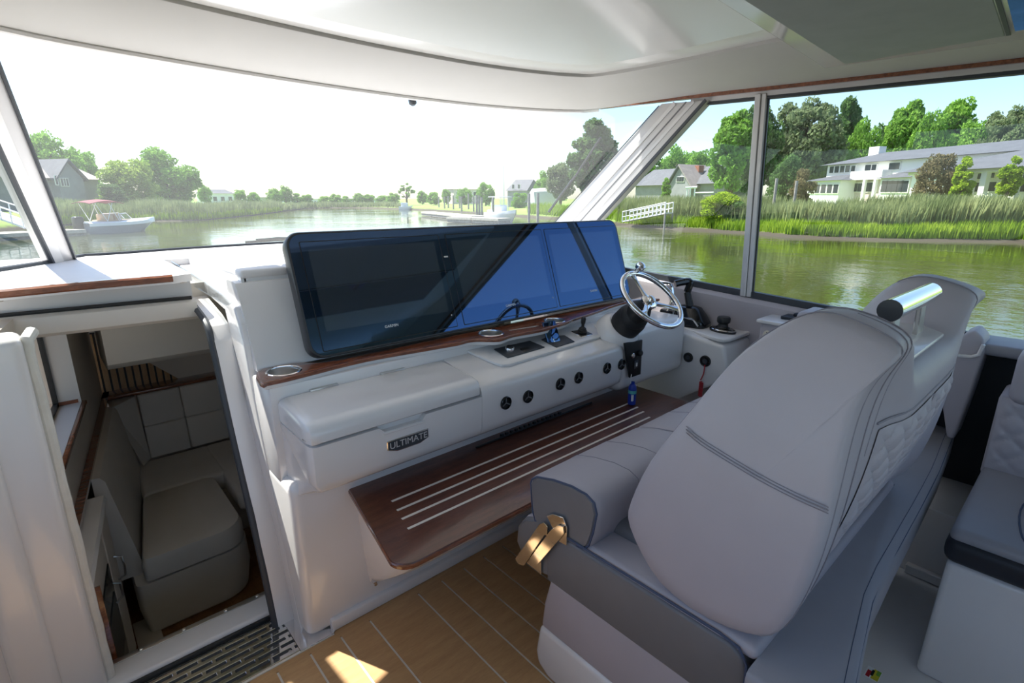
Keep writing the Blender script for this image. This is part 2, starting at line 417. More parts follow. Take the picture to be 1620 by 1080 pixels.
# ---- windshield
wtop_z = 2.215
wtop = [Vector((-0.10, 2.45, 2.19)), Vector((0.0, 2.63, wtop_z)), Vector((0.45, 2.74, wtop_z)), Vector((1.05, 2.81, wtop_z)), Vector((1.6, 2.81, wtop_z)), Vector((2.2, 2.76, wtop_z + .01)), Vector((2.75, 2.60, wtop_z + .02)), Vector((3.16, 2.18, 2.235))]
def resample(pts, n):
    c = smooth_curve(pts, 10); d = [0]
    for i in range(1, len(c)): d.append(d[-1] + (c[i] - c[i - 1]).length)
    out = []
    for k in range(n):
        t = d[-1] * k / (n - 1); j = max(i for i in range(len(d)) if d[i] <= t + 1e-9); j = min(j, len(c) - 2)
        f = (t - d[j]) / max(d[j + 1] - d[j], 1e-9); out.append(c[j].lerp(c[j + 1], f))
    return out
wb = resample([Vector((0.02, 3.30, DZ))] + base[2:-1] + [Vector((3.20, 3.33, DZ - .18))], 24); wt = resample([Vector((-0.08, 2.50, 2.19))] + wtop[1:-1] + [Vector((3.205, 2.08, 2.235))], 24)
N = 10
ws = MB()
ws.loft([[wb[j].lerp(wt[j], i / N) + Vector((0, 0.05 * math.sin(math.pi * i / N), 0.02 * math.sin(math.pi * i / N))) for j in range(24)] for i in range(N + 1)], cap=False, closed=False)
w1 = ws.build('window_1', GLASSW, None, 60)
struct(w1, 'raked one-piece windshield')
MB().tube([p + Vector((0, -0.004, 0.003)) for p in wb], 0.0075, 6).build('base_gasket', GASKET, w1)
# ---- port pillar and port side window
pin0, pin1 = Vector((0.125, 3.43, DZ - .03)), onx(0, 88, 0.0125)
pin1 = Vector((0.0, 2.69, 2.13)) + (Vector((0.0, 2.69, 2.13)) - pin0) * 0.12
pout0, pout1 = Vector((0.035, 3.30, DZ - .03)), Vector((-0.115, 2.53, 2.22))
ppil = MB()
nrm = (pin1 - pin0).cross(pout0 - pin0).normalized()
if nrm.y < 0: nrm = -nrm
ppil.prism([pin0, pin1, pout1, pout0], nrm * 0.05, 0.006, 2)
tr3 = struct(ppil.build('trim_3', ALU), 'port windshield pillar')
mid0 = pin0.lerp(pout0, 0.55); mid1 = pin1.lerp(pout1, 0.55)
MB().prism([mid0 - nrm * .012, mid1 - nrm * .012, pout1 - nrm * .012, pout0 - nrm * .012], nrm * 0.02, 0.003, 1).build('pillar_cover', GEL, tr3)
MB().tube([pin0 - nrm * .002, pin1 - nrm * .002], 0.0075, 6).build('glass_gasket', GASKET, tr3)
MB().tube([pout0 - nrm * .002, pout1 - nrm * .002], 0.012, 6).build('window_gasket', GASKET, tr3)
ps0 = pout0 + Vector((0, 0, 0.03)); aft0 = Vector((-0.75, 2.15, DZ + .01)); aft1 = Vector((-0.85, 1.6, 2.18))
pw = MB(); pw.poly([ps0, pout1, aft1, aft0])
w2 = struct(pw.build('window_2', GLASS, None, None), 'port side window')
MB().tube([ps0 + Vector((0.005, 0, 0)), aft0], 0.012, 6).build('sill_gasket', GASKET, w2)

# ---- starboard pillar, mullion and side windows
pil = MB()
A = [onx(u, v, SX - .05) for u, v in ((1046, 164), (1120, 158), (951, 345), (800, 510), (728, 520))]
A[3] = onx(830, 477, SX - .05); A[4] = onx(766, 477, SX - .05)
pil.prism(A, (0.07, 0, 0), 0.006, 2)
tr4 = struct(pil.build('trim_4', ALU), 'starboard windshield pillar of pale aluminium')
def strip(u0, v0, u1, v1, w, x, name, m, parent, h=0.006):
    a = onx(u0, v0, x); b = onx(u1, v1, x); d = (b - a).normalized(); n = Vector((0, -d.z, d.y)) * w / 2
    MB().prism([a - n, b - n, b + n, a + n], (-h, 0, 0), 0.0015, 1).build(name, m, parent)
strip(1068, 163, 790, 477, 0.028, SX - .05, 'pillar_rib', ALU, tr4)
strip(1086, 161, 808, 474, 0.010, SX - .05, 'groove_shadow_strip', DGREY, tr4, 0.002)  # raised dark strip, painted in for the shade of a groove
strip(1098, 160, 818, 474, 0.022, SX - .05, 'pillar_rib', ALU, tr4, 0.004)
strip(1117, 158, 836, 472, 0.022, SX - .047, 'pillar_gasket', GASKET, tr4, 0.006)
strip(1043, 167, 768, 474, 0.008, SX - .052, 'glass_gasket', GASKET, tr4, 0.003)
YA = -2.4
def side_pt(y, z): return Vector((SX, y, z))
mul0y, mul1y = onx(1182, 468, SX).y, onx(1207, 150, SX).y
pane_f = MB()
pl = [onx(965, 330, SX), onx(1116, 160, SX)]
f0 = onx(838, 470, SX)
pane_f.poly([side_pt(mul0y, sill_z(mul0y)), side_pt(f0.y, sill_z(f0.y)), pl[1], side_pt(mul1y, eave_z(mul1y))])
w3 = struct(pane_f.build('window_3', GLASS, None, None), 'starboard forward quarter window')
pane_a = MB()
pane_a.poly([side_pt(mul0y, sill_z(mul0y)), side_pt(mul1y, eave_z(mul1y)), side_pt(YA, eave_z(YA)), side_pt(YA, sill_z(YA))])
w4 = struct(pane_a.build('window_4', GLASS, None, None), 'large starboard side window')
def along(y0, y1, zf, x, dz0, dz1, dx, name, m, parent, bev=0.003):
    n = 12; ys = [y0 + (y1 - y0) * i / n for i in range(n + 1)]
    MB().loft([[Vector((x, y, zf(y) + dz0)), Vector((x - dx, y, zf(y) + dz0)), Vector((x - dx, y, zf(y) + dz1)), Vector((x, y, zf(y) + dz1))] for y in ys]).build(name, m, parent)
along(YA, 3.3, sill_z, SX + .015, -0.01, 0.034, 0.035, 'sill_frame', GASKET, w4)
along(YA, 1.86, eave_z, SX + .02, -0.028, -0.012, 0.04, 'head_gasket', GASKET, w4)
along(YA, 1.9, eave_z, SX + .03, -0.014, 0.016, 0.05, 'head_frame', ALU, w4)
m = MB()
for a, b, dx in ((-0.033, -0.006, 0.030), (-0.004, 0.030, 0.036)):
    m.prism([side_pt(mul0y + a, sill_z(mul0y) + .0), side_pt(mul0y + b, sill_z(mul0y) + .0), side_pt(mul1y + b, eave_z(mul1y)), side_pt(mul1y + a, eave_z(mul1y))], (-dx, 0, 0), 0.003, 1)
tr5 = struct(m.build('trim_5', ALU), 'aluminium mullion between the starboard windows')
mg = MB(); mg.prism([side_pt(mul0y - .042, sill_z(mul0y)), side_pt(mul0y + .037, sill_z(mul0y)), side_pt(mul1y + .037, eave_z(mul1y)), side_pt(mul1y - .042, eave_z(mul1y))], (-0.012, 0, 0)).build('mullion_gasket', GASKET, tr5)
# mahogany head trim along starboard
along(YA, 2.62, lambda y: eave_z(y) + .012, SX - .005, 0.0, 0.024, 0.035, 'mahogany_trim', MAHOG, tr5)

# ---- starboard coaming pad below the windows
cp = MB()
sec = []
for y in np.linspace(YA, 3.4, 24):
    z = sill_z(y)
    sec.append([Vector((SX + .12, y, z - .012)), Vector((SX - .005, y, z - .002)), Vector((SX - .035, y, z - .008)), Vector((SX - .055, y, z - .028)), Vector((SX - .06, y, z - .06)), Vector((SX - .03, y, 0.70)), Vector((SX - .03, y, -0.02)), Vector((SX + .12, y, -0.02))])
cp.loft(sec)
ws_ = struct(cp.build('wall_starboard', LILAC), 'lilac grey padded starboard side below the windows')
MB().box((2.90, 3.12), (0.44, 1.02), (0.985, 1.085), 0.03, 4).build('arm_pad', LILAC, ws_)

# ---- overhead: header band, ceiling, shade hatch
low = [Vector((-0.75, 1.6, 2.18)), Vector((-0.45, 2.2, 2.185)), onz(0, 42, 2.19), onz(240, 88, 2.19), onz(480, 128, 2.195), onz(640, 151, 2.20), onz(760, 165, 2.208), onz(850, 172, 2.215), onz(910, 174, 2.224), onz(948, 172, 2.232), Vector((SX - .03, 1.95, eave_z(1.95) + .03)), Vector((SX - .03, 0.9, eave_z(.9) + .03)), Vector((SX - .03, YA, eave_z(YA) + .03))]
upc = [Vector((-0.35, 1.5, 2.29)), Vector((-0.1, 2.0, 2.295)), Vector((0.2, 2.21, 2.3)), Vector((0.453, 2.292, 2.3)), Vector((1.055, 2.335, 2.3)), Vector((1.5, 2.325, 2.3)), Vector((1.83, 2.295, 2.3)), Vector((2.12, 2.23, 2.3)), Vector((2.36, 2.135, 2.3)), Vector((2.46, 2.02, 2.3)), Vector((2.51, 1.6, 2.3)), Vector((2.51, 0.9, 2.3)), Vector((2.5, YA, 2.28))]
lo_c = smooth_curve(low, 5); up_c = smooth_curve(upc, 5)
hd = MB()
def cross(l, u):
    d = (u - l); out = [l + Vector((0, 0, 0.05)) - d * 0.12, l + Vector((0, 0, 0.012)) - d * 0.05, l, l + d * 0.06 + Vector((0, 0, -.004)), l + d * 0.5 + Vector((0, 0, -0.012)), u - d * 0.02 + Vector((0, 0, -.002)), u, u + Vector((0, 0, 0.03)) + d * 0.01]
    return out
hd.loft([cross(a, b) for a, b in zip(lo_c, up_c)], closed=False, cap=False)
wh = struct(hd.build('wall_header', HEADL, None, 50), 'cream overhead header band around the cabin top')
lp = MB(); lp.tube([a + Vector((0, 0.002, -0.006)) for a in lo_c[6:46]], 0.0125, 8); lp.build('header_lip', GEL, wh)
ce = MB()
cen = Vector((1.2, 0.9, 2.385))
rings = []
for k, f in enumerate((1.06, 0.99, 0.93, 0.8, 0.5, 0.15)):
    zz = (2.325, 2.314, 2.322, 2.34, 2.370, 2.380)[k]
    rings.append([Vector((cen.x + (p.x - cen.x) * f, cen.y + (p.y - cen.y) * f, zz)) for p in up_c] + [Vector((cen.x + (-0.35 - cen.x) * f, cen.y + (YA - cen.y) * f, zz))])
ce.loft(rings, cap=True)
ceil = struct(ce.build('ceiling', GELC, None, 60), 'glossy white moulded hardtop ceiling')
rf = MB()
out = [Vector((-1.0, YA, 2.40)), Vector((-1.0, 1.5, 2.36)), Vector((-0.5, 2.35, 2.33)), Vector((0.03, 2.66, 2.26)), Vector((0.465, 2.77, 2.25)), Vector((1.09, 2.83, 2.25)), Vector((1.65, 2.83, 2.25)), Vector((2.13, 2.77, 2.25)), Vector((2.8, 2.62, 2.27)), Vector((3.26, 2.2, 2.29)), Vector((3.32, 1.0, 2.27)), Vector((3.32, YA, 2.22))]
rf.loft([out, [p + Vector((0, 0, .06)) for p in out], [Vector((1.2 + (p.x - 1.2) * .8, .8 + (p.y - .8) * .8, 2.52)) for p in out]], cap=False)
rf.poly([Vector((1.2 + (p.x - 1.2) * .8, .8 + (p.y - .8) * .8, 2.52)) for p in out])
rfo = rf.build('roof_shell', GEL, ceil, 40)
MB().lathe([(0.006, 0), (0.005, -0.012), (0, -0.012)], Matrix.Translation(onz(626, 31, 2.352)), 8).build('screw', BLACK, ceil)
# shade hatch
HZ = 2.225
a0, a1 = onz(1130, 0, HZ), onz(1303, 109, HZ); r1 = onz(1620, 63, HZ)
dirp = (a0 - a1).normalized(); aftd = (r1 - a1).normalized()
c00 = a1 + dirp * 2.0
fr = MB()
fr.prism([a1, c00, c00 + aftd * 2.0, a1 + aftd * 2.0], (0, 0, 0.13), 0.012, 3)
hatch = thing('sunshade_hatch', 'grey fabric sunshade panel in a white overhead hatch frame', 'hatch', (1.8, 0.3, HZ))
fr.build('hatch_frame', GELC, hatch)
q1 = onz(1337, 101, HZ); q2 = onz(1590, 56, HZ); qa = (q2 - q1).normalized(); ln = (q2 - q1).length
b0 = onz(1178, 0, HZ); bd = (b0 - q1).normalized()
sh = MB(); sh.prism([q1 + Vector((0, 0, -.002)), q1 + bd * 1.7 + Vector((0, 0, -.002)), q1 + bd * 1.7 + qa * ln + Vector((0, 0, -.002)), q2 + Vector((0, 0, -.002))], (0, 0, 0.008), 0.002, 1)
sh.build('shade_panel', SHADE, hatch)
ss = MB(); e0 = q2 + qa * 0.004; ss.prism([e0 + Vector((0, 0, -.003)), e0 + bd * 1.7 + Vector((0, 0, -.003)), e0 + bd * 1.7 + qa * .012 + Vector((0, 0, -.003)), e0 + qa * .012 + Vector((0, 0, -.003))], (0, 0, 0.008)); ss.build('slot_shadow_strip', GASKET, hatch)  # dark strip puts the shade of an open slot into colour
e1 = q2 + qa * 0.03 + bd * 0.05
MB().prism([e1 + Vector((0, 0, -.003)), e1 + bd * 1.5 + Vector((0, 0, -.003)), e1 + bd * 1.5 + qa * .5 + Vector((0, 0, -.003)), e1 + qa * .5 + Vector((0, 0, -.003))], (0, 0, 0.01)).build('roof_pane', BEZEL, hatch)
# small fittings under the header lip
p = ony(652, 158, 2.80); MB().lathe([(0.022, 0), (0.022, 0.02), (0.012, 0.03), (0, 0.03)], frame(p, (0, -.3, -1)), 14).build('header_sensor', GASKET, wh)
p = ony(690, 160, 2.80); MB().box((p.x - .05, p.x + .05), (p.y - .012, p.y + .012), (p.z - .010, p.z + .010), .004).build('header_light', GEL, wh)

# ---- unseen low walls added to keep low light off the lounge; open above
struct(MB().box((-0.8, 3.2), (-1.42, -1.36), (0, 1.05), .01).build('blocker_wall_aft', GEL), 'unseen low white wall added aft of the lounge to block light')
wps = struct(MB().box((-0.82, -0.76), (-1.4, 1.985), (0, 1.12), .01).build('blocker_wall_port', GEL), 'unseen white port wall added aft of the companionway to block light')  # added to cut light arriving low from port
pg_ = MB(); pg_.poly([(-0.79, -1.36, 1.12), (-0.79, 1.62, 1.12), (-0.79, 1.62, 2.2), (-0.79, -1.36, 2.2)])
struct(pg_.build('added_window_port', GLASS, None, None), 'window pane added above the unseen port wall')  # pane added together with the port wall
# ---- hull forward and below, so no light leaks into the cabin
fd = MB()
hullo = [(-0.9, 4.3), (-0.7, 4.4), (0.1, 6.0), (1.3, 8.2), (2.8, 6.0), (3.2, 4.4), (3.2, 4.3)]
fd.prism([Vector((x, y, 1.02)) for x, y in hullo] , (0, 0, -0.05))
fd.build('foredeck', GEL)['kind'] = 'structure'
# ================================================================ cabin seen through the companionway
CZ = -0.5
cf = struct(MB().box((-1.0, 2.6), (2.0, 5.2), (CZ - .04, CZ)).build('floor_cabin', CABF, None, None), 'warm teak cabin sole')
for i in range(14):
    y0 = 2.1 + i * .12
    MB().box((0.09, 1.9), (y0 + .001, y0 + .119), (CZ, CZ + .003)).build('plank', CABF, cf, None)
MB().box((0.02, 0.125), (2.09, 2.99), (CZ, CZ + .02), .004).build('floor_edge', CREAM2, cf)
# port hull side, converging to the bow: line through (−0.13,2.15) and (0.12,4.15)
def hx(y): return -0.076 + 0.1427 * (y - 2.72)
pw = MB()
ye = 4.25
pw.prism([Vector((hx(2.1), 2.1, CZ)), Vector((hx(2.1) , 2.1, 1.24)), Vector((hx(2.62), 2.62, 1.24)), Vector((hx(2.62), 2.62, 1.14)), Vector((hx(2.62), 2.62, CZ))], (-0.05, 0, 0))
WB, WT, W0, W1 = 0.625, 1.15, 2.62, 3.42           # window opening in the hull side
def hp_(y, z): return Vector((hx(y), y, z))
def panel(y0, y1, z0, z1): pw.prism([hp_(y0, z0), hp_(y1, z0), hp_(y1, z1), hp_(y0, z1)], (-0.05, 0, 0))
pw2 = MB()
pw = pw2
panel(2.1, ye, CZ, WB); panel(2.1, ye, WT, 1.25); panel(2.1, W0, WB, WT); panel(W1, ye, WB, WT)
wcp = struct(pw.build('wall_cabin_port', CREAM2, None, None), 'cream cabin side with a teak-trimmed port window')
wr = MB()
for a, b, c, d in ((W0, W1, WT, WT), (W0, W1, WB, WB)):
    e_ = Vector((0, 0, -.0015 if c == WT else .0015)); wr.prism([hp_(W0, c) + e_, hp_(W1, c) + e_, hp_(W1, c) + Vector((-.11, 0, 0)) + e_, hp_(W0, c) + Vector((-.11, 0, 0)) + e_], (0, 0, 0.012 if c == WT else -0.012))
for yv in (W0, W1):
    e_ = Vector((0, -.0015 if yv == W1 else .0015, 0)); wr.prism([hp_(yv, WB) + e_, hp_(yv, WT) + e_, hp_(yv, WT) + Vector((-.11, 0, 0)) + e_, hp_(yv, WB) + Vector((-.11, 0, 0)) + e_], (0, 0.012 if yv == W1 else -0.012, 0))
wr.build('window_reveal', HEADL, wcp, None)
MB().prism([hp_(W0 - .02, WB) + Vector((.018, 0, 0)), hp_(W1 + .03, WB) + Vector((.018, 0, 0)), hp_(W1 + .03, WB) + Vector((-.012, 0, 0)), hp_(W0 - .02, WB) + Vector((-.012, 0, 0))], (0, 0, -0.022), .005, 2).build('teak_sill', MAHOG, wcp)
MB().box((hx(W1) - .1, hx(W1) - .012), (W1 - .004, W1 + .006), (WB, WB + .02)).build('teak_corner', MAHOG, wcp)
wf = MB()
for y0, y1, z0, z1 in ((W0, W1, WB, WB + .02), (W0, W1, WT - .02, WT), (W1 - .02, W1, WB, WT)):
    wf.prism([hp_(y0, z0), hp_(y1, z0), hp_(y1, z1), hp_(y0, z1)], (-.02, 0, 0))
wfo = wf.build('window_frame', BLACK, wcp, None); wfo.location.x -= 0.09
gp = MB(); gp.poly([hp_(W0, WB), hp_(W1, WB), hp_(W1, WT), hp_(W0, WT)]); gpo = gp.build('pane', GLASS, wcp, None); gpo.location.x -= 0.10
# forward bulkhead: slat wall, cream panel
YB = 4.30
wb_ = struct(MB().box((-0.3, 2.4), (YB, YB + .05), (CZ, 1.25)).build('wall_cabin_forward', CREAM2, None, None), 'slatted oak and cream forward bulkhead of the cabin')
s0 = ony(151, 600, YB).x; s1 = ony(330, 600, YB).x
MB().box((s0 - .02, s1 + .3), (YB - .004, YB + .01), (.39, .81)).build('slat_backing', BLACK, wb_, None)
k = 0; x = s0
while x < s1 + .15:
    MB().box((x, x + .030), (YB - .014, YB), (0.40, 0.80)).build('slat', SLATW, wb_, None)
    x += .0425
cpn = [ony(u, v, YB - .02) for u, v in ((222, 566), (290, 603), (302, 604), (352, 593), (362, 530), (223, 545))]
MB().prism(cpn, (0, 0.012, 0), .003, 1).build('cream_panel', CREAM2, wb_)
MB().box((s0 - .02, 1.2), (YB - .16, YB), (0.383, 0.402), .004).build('teak_rail', MAHOG, wb_)
# side rail following the hull
rl = MB(); rl.loft([[Vector((hx(y) + .002, y, 0.402)), Vector((hx(y) + .035, y, 0.402)), Vector((hx(y) + .035, y, 0.383)), Vector((hx(y) + .002, y, 0.383))] for y in np.linspace(2.15, YB - .02, 8)])
rl.build('teak_rail', MAHOG, wcp)
# overhead locker / deckhead forward of the door
oh = MB()
oh.loft([[Vector((x, y, z)) for y, z in ((4.28, 0.655), (3.72, 0.70), (3.64, 0.715), (3.60, 0.75), (3.55, 1.24), (4.28, 1.24))] for x in (0.17, 0.23, 1.6)])
ch = struct(MB().box((-0.3, 2.4), (2.6, 4.35), (1.235, 1.30)).build('ceiling_cabin', CREAM, None, None), 'cream cabin deckhead')
oh.build('deckhead_box', CREAM, ch)
cl = struct(MB().box((1.9, 1.95), (2.2, 4.35), (CZ, 1.3)).build('wall_cabin_starboard', CREAM2, None, None), 'cream starboard cabin bulkhead')
MB().box((0.575, 1.95), (2.25, 2.3), (CZ, 1.3)).build('aft_panel', CREAM2, cl, None)
MB().box((-0.22, -0.14), (2.06, 2.12), (CZ, 1.24)).build('aft_jamb', CREAM2, wcp, None)
# settee
st = thing('cabin_settee', 'cream vinyl settee with quilted backrest inside the cabin', 'settee', (0.5, 3.7, CZ))
SZ = -0.05
MB().box((0.13, 1.85), (3.50, 4.05), (CZ, SZ - .13), .02).build('base', CREAM, st)
MB().box((0.20, 0.66), (3.52, 4.03), (SZ - .13, SZ), .03, 4).build('seat_cushion', CREAM, st)
MB().box((0.63, 1.85), (3.18, 4.03), (SZ - .13, SZ), .03, 4).build('seat_cushion', CREAM, st)
# backrest cushion facing aft, with 2 x 4 stitched fields
for i in range(4):
    for j in range(2):
        xa = 0.315 + i * .245 ; za = -0.045 + j * .213
        MB().prism([Vector((xa, 4.02 + j * .055 , za)), Vector((xa + .243, 4.02 + j * .055, za)), Vector((xa + .243, 4.075 + j * .055, za + .213)), Vector((xa, 4.075 + j * .055, za + .213))], (0, 0.08, 0), .012, 3).build('quilted_field', CREAM, st)
# backrest along the hull side, with a corner wedge
def sb(y, off, z): return Vector((hx(y) + off, y, z))
bk = MB()
bk.loft([[sb(y, .033, 0.385), sb(y, .065, 0.38), sb(y, .082, 0.355), sb(y, .16, -0.16), sb(y, .145, -0.19), sb(y, .033, -0.19)] for y in (2.95, 2.97, 3.3, 3.9, 4.0)])
bk.build('side_backrest', CREAM, st)
wd = MB(); wd.prism([Vector((0.17, 3.95, .385)), Vector((0.312, 4.15, .385)), Vector((0.17, 4.2, .385))], (0, 0, 0.0)) if False else None
cw = MB()
cw.loft([[Vector((0.155, 4.0, .370)), Vector((0.30, 4.12, .380)), Vector((0.30, 4.2, .380)), Vector((0.155, 4.2, .370))], [Vector((0.26, 3.93, -.04)), Vector((0.315, 4.03, -.04)), Vector((0.315, 4.2, -.04)), Vector((0.26, 4.2, -.04))]])
cw.build('corner_wedge', CREAM, st)
# ottoman seat nearest the door
ot = thing('cabin_ottoman', 'cream upholstered ottoman seat on the cabin sole', 'ottoman', (0.3, 3.1, CZ))
def rr_outline(x0, x1, y0, y1, z, r, n=6, slant=False):
    out = []
    for cx, cy, a0, rr in ((x1 - r, y0 + r, -90, r), (x1 - .03, y1 - .03, 0, .03), (x0 + .03, y1 - .03, 90, .03), (x0 + .03, y0 + .03, 180, .03)):
        for k in range(n + 1):
            a = math.radians(a0 + 90 * k / n); out.append(Vector((cx + rr * math.cos(a), cy + rr * math.sin(a), z)))
    for p in out:
        if slant and p.x < x0 + .05: p.x += .135 * (p.y - y0)
    return out
c = MB(); rings = []
for z, ins in ((-.185, .012), (-.175, .0), (-.09, .0), (-.06, .012), (SZ + .0, .04)): rings.append(rr_outline(0.10 + ins, 0.585 - ins, 2.83 + ins, 3.52 - ins * .3, z, .13, slant=True))
c.loft(rings).build('cushion', CREAM, ot)
c = MB(); rings = []
for z, ins in ((CZ, .04), (CZ + .02, .02), (-.33, .0), (-.19, .005)): rings.append(rr_outline(0.06 + ins, 0.60 - ins, 2.83 + ins, 3.50, z, .14))
c.loft(rings).build('base', CREAM, ot)
# galley cabinet along the port side
cb = thing('galley_cabinet', 'cream galley cabinet with inset oven against the cabin side', 'cabinet', (0.0, 2.5, CZ))
def cxo(y): return hx(y) + .09
bd = MB(); bd.loft([[Vector((hx(y) + .002, y, CZ)), Vector((cxo(y) - .012, y, CZ)), Vector((cxo(y) - .012, y, 0.325)), Vector((hx(y) + .002, y, 0.325))] for y in (2.13, 2.78)]); bd.build('body', CREAM2, cb)
tp_ = MB(); tp_.loft([[Vector((hx(y) + .002, y, 0.325)), Vector((cxo(y) + .0, y, 0.325)), Vector((cxo(y) + .004, y, 0.34)), Vector((cxo(y) - .004, y, 0.36)), Vector((hx(y) + .002, y, 0.36))] for y in (2.13, 2.80)]); tp_.build('worktop', GEL, cb)
def front(y0, y1, z0, z1, name, m, pr=.006):
    return MB().prism([Vector((cxo(y0) - .012, y0, z0)), Vector((cxo(y1) - .012, y1, z0)), Vector((cxo(y1) - .012, y1, z1)), Vector((cxo(y0) - .012, y0, z1))], (pr, 0, 0), .002, 1).build(name, m, cb)
front(2.18, 2.56, -0.30, 0.16, 'oven', GLOSSB)
front(2.21, 2.53, -0.20, 0.04, 'oven_glass', HOUSING, .009)
dr = front(2.58, 2.77, -0.45, 0.30, 'door', CREAM2)
def bar(y, z0, z1, parent):
    x = cxo(y)
    h = MB().tube([(x - .006, y, z1), (x + .022, y, z1 - .012), (x + .026, y, (z0 + z1) / 2), (x + .022, y, z0 + .012), (x - .006, y, z0)], .005, 8).build('handle', STEEL)
    h.parent = parent; h.location = (0, 0, 0)
bar(2.70, -.02, .10, dr)
hh = MB().tube([(cxo(2.5), 2.48, .11), (cxo(2.5) + .025, 2.49, .09), (cxo(2.5) + .025, 2.49, .03), (cxo(2.5), 2.48, .01)], .005, 8).build('oven_handle', STEEL, cb)
MB().box((cxo(2.13) - .01, cxo(2.2) + .012), (2.13, 2.16), (CZ, 0.32), .003).build('end_post', MAHOG, cb)
# ================================================================ helm console
hc = thing('helm_console', 'white moulded helm console with glove box and round air vents', 'console', (1.5, 1.9, 0))
XR = 2.33                                             # starboard end of the fascia
# lower panel
MB().box((0.512, 2.62), (1.757, 2.13), (0.0, 0.66), 0.035, 4).build('lower_panel', GEL, hc)
MB().box((0.60, 2.50), (1.735, 1.77), (0.0, 0.05), 0.008, 2).build('base_flange', GEL, hc)
for x in (0.80, 0.93):
    s = MB(); M = frame((x, 1.752, 0.105), (0, -1, 0)); s.lathe([(0.007, 0), (0.007, 0.004), (0, 0.006)], M, 10); s.box((x - .011, x + .003), (1.744, 1.756), (.115, .121)); s.build('snap_fastener', CHROME, hc)
# foot box wedge carrying the footrest
w = MB(); rings = []
for t in np.linspace(0, 1, 9):
    z = 0.565 - t * 0.47; yf = 1.25 + 0.52 * (t ** 1.25) if t < 1 else 1.77
    x0 = 0.755 + 0.03 * t
    rings.append([Vector((x0 + .05, yf, z)), Vector((x0 + .015, yf + .012, z)), Vector((x0, yf + .05 if yf < 1.7 else yf, z)), Vector((x0 - .01, 1.78, z)), Vector((2.3, 1.78, z)), Vector((2.3, yf, z))])
w.loft(rings).build('foot_bracket', GEL, hc)
# storage box / fascia, lofted along x; it overhangs the lower panel
YF = 1.585
pl = [(1.80, 0.60), (1.757, 0.625), (1.66, 0.665), (1.625, 0.680), (1.600, 0.700), (1.590, 0.73), (1.585, 0.80), (1.585, 0.868), (1.70, 0.872), (1.90, 0.872), (1.90, 0.62)]
r_ = []
for x0, cut_, in_ in ((0.538, .05, .03), (0.541, .022, .012), (0.549, .006, .004), (0.562, 0.0, 0.0), (1.247, 0.0, 0.0)):
    r_.append([Vector((x0 + (.02 if z < .72 and y < 1.7 and x0 < 1 else 0), max(y, 1.585 + cut_), z + (in_ if z < .70 and y < 1.7 else 0))) for y, z in pl])
sbox = MB().loft(r_).build('storage_box', GEL, hc)
pr_ = pl[:7] + [(1.585, 0.86), (1.588, 0.885), (1.598, 0.903), (1.615, 0.913), (1.86, 0.966), (1.90, 0.966), (1.90, 0.62)]
XR = 2.235
def fring(x, dy, dzt): return [Vector((x, y + (dy if y < 1.70 else 0), z - (dzt if z > .88 and y < 1.88 else 0) + (dzt if z < .70 else 0))) for y, z in pr_]
MB().loft([fring(1.249, 0, 0), fring(XR - .06, 0, 0), fring(XR - .03, .006, .002), fring(XR - .008, .022, .008), fring(XR, .05, .02)]).build('vent_fascia', GEL, hc)
MB().box((0.515, 2.62), (1.862, 2.06), (0.6, 1.008), 0.008, 2).build('rail_riser', GEL, hc)
# glove box lid
lid = MB(); lp_ = [(1.86, 0.873), (1.62, 0.873), (1.592, 0.875), (1.583, 0.882), (1.583, 0.905), (1.590, 0.926), (1.606, 0.941), (1.635, 0.948), (1.85, 0.966), (1.86, 0.960)]
lr = []
for x, cy, cz in ((0.537, .06, .022), (0.540, .030, .012), (0.548, .010, .005), (0.562, .001, .001), (0.58, 0, 0), (1.228, 0, 0), (1.238, .004, .003), (1.2445, .014, .010)):
    lr.append([Vector((x, min(max(y, 1.583 + cy), 1.86), z - (cz if z > .9 else -cz * .3))) for y, z in lp_])
ld = lid.loft(lr).build('glove_box_lid', GEL, hc)
for u in (503, 662):
    x = onz(u, 607, .966).x
    MB().box((x - .055, x + .055), (1.846, 1.866), (0.962, 0.972), .003).build('hinge', STEEL, ld)
q_ = [ony(u, v, 1.5845) for u, v in ((596, 679), (609, 683), (668, 665), (677, 654))]
ct = MB().prism([p + Vector((0, -.02, .008 if k in (0, 3) else 0)) for k, p in enumerate(q_)], (0, 0.045, 0)).build('cutter', GEL); cut(sbox, [ct]); bpy.data.objects.remove(ct)
MB().prism([q_[1] + Vector((-.01, 0, -.002)), q_[2] + Vector((.01, 0, -.002)), q_[2] + Vector((.012, 0, -.010)), q_[1] + Vector((-.004, 0, -.010))], (0, -.004, 0), .0015, 1).build('finger_recess_edge', GEL, hc)
# ULTIMATE badge
ec = ony(646, 697, 1.584)
M = frame((ec.x, 1.5855, ec.z), (0, -1, 0.0), (1, 0, 0))
def Mp(M, pts): return [M @ Vector(p) for p in pts]
yy = M.to_3x3() @ Vector((0, 1, 0))
em = thing('name_badge', 'dark chrome name badge on the glove box front', 'badge', M.translation)
em.parent = hc; em.location = M.translation - Vector(hc.location); del em['category']; del em['label']
def half(w, h, d): return [(-w, h, 0), (w, h, 0), (w, -h * .45, 0), (w * .55, -h, 0), (-w * .55, -h, 0), (-w, -h * .45, 0)]
nn = M.to_3x3() @ Vector((0, 0, 1))
b_ = MB(); b_.prism(Mp(M, half(.088, .025, 0)), nn * .005, .0015, 1).build('badge_rim', CHROME, em)
b_ = MB(); b_.prism(Mp(M @ Matrix.Translation((0, 0, .0035)), half(.0838, .0208, 0)), nn * .003, .0005, 1).build('badge_face', GASKET, em)
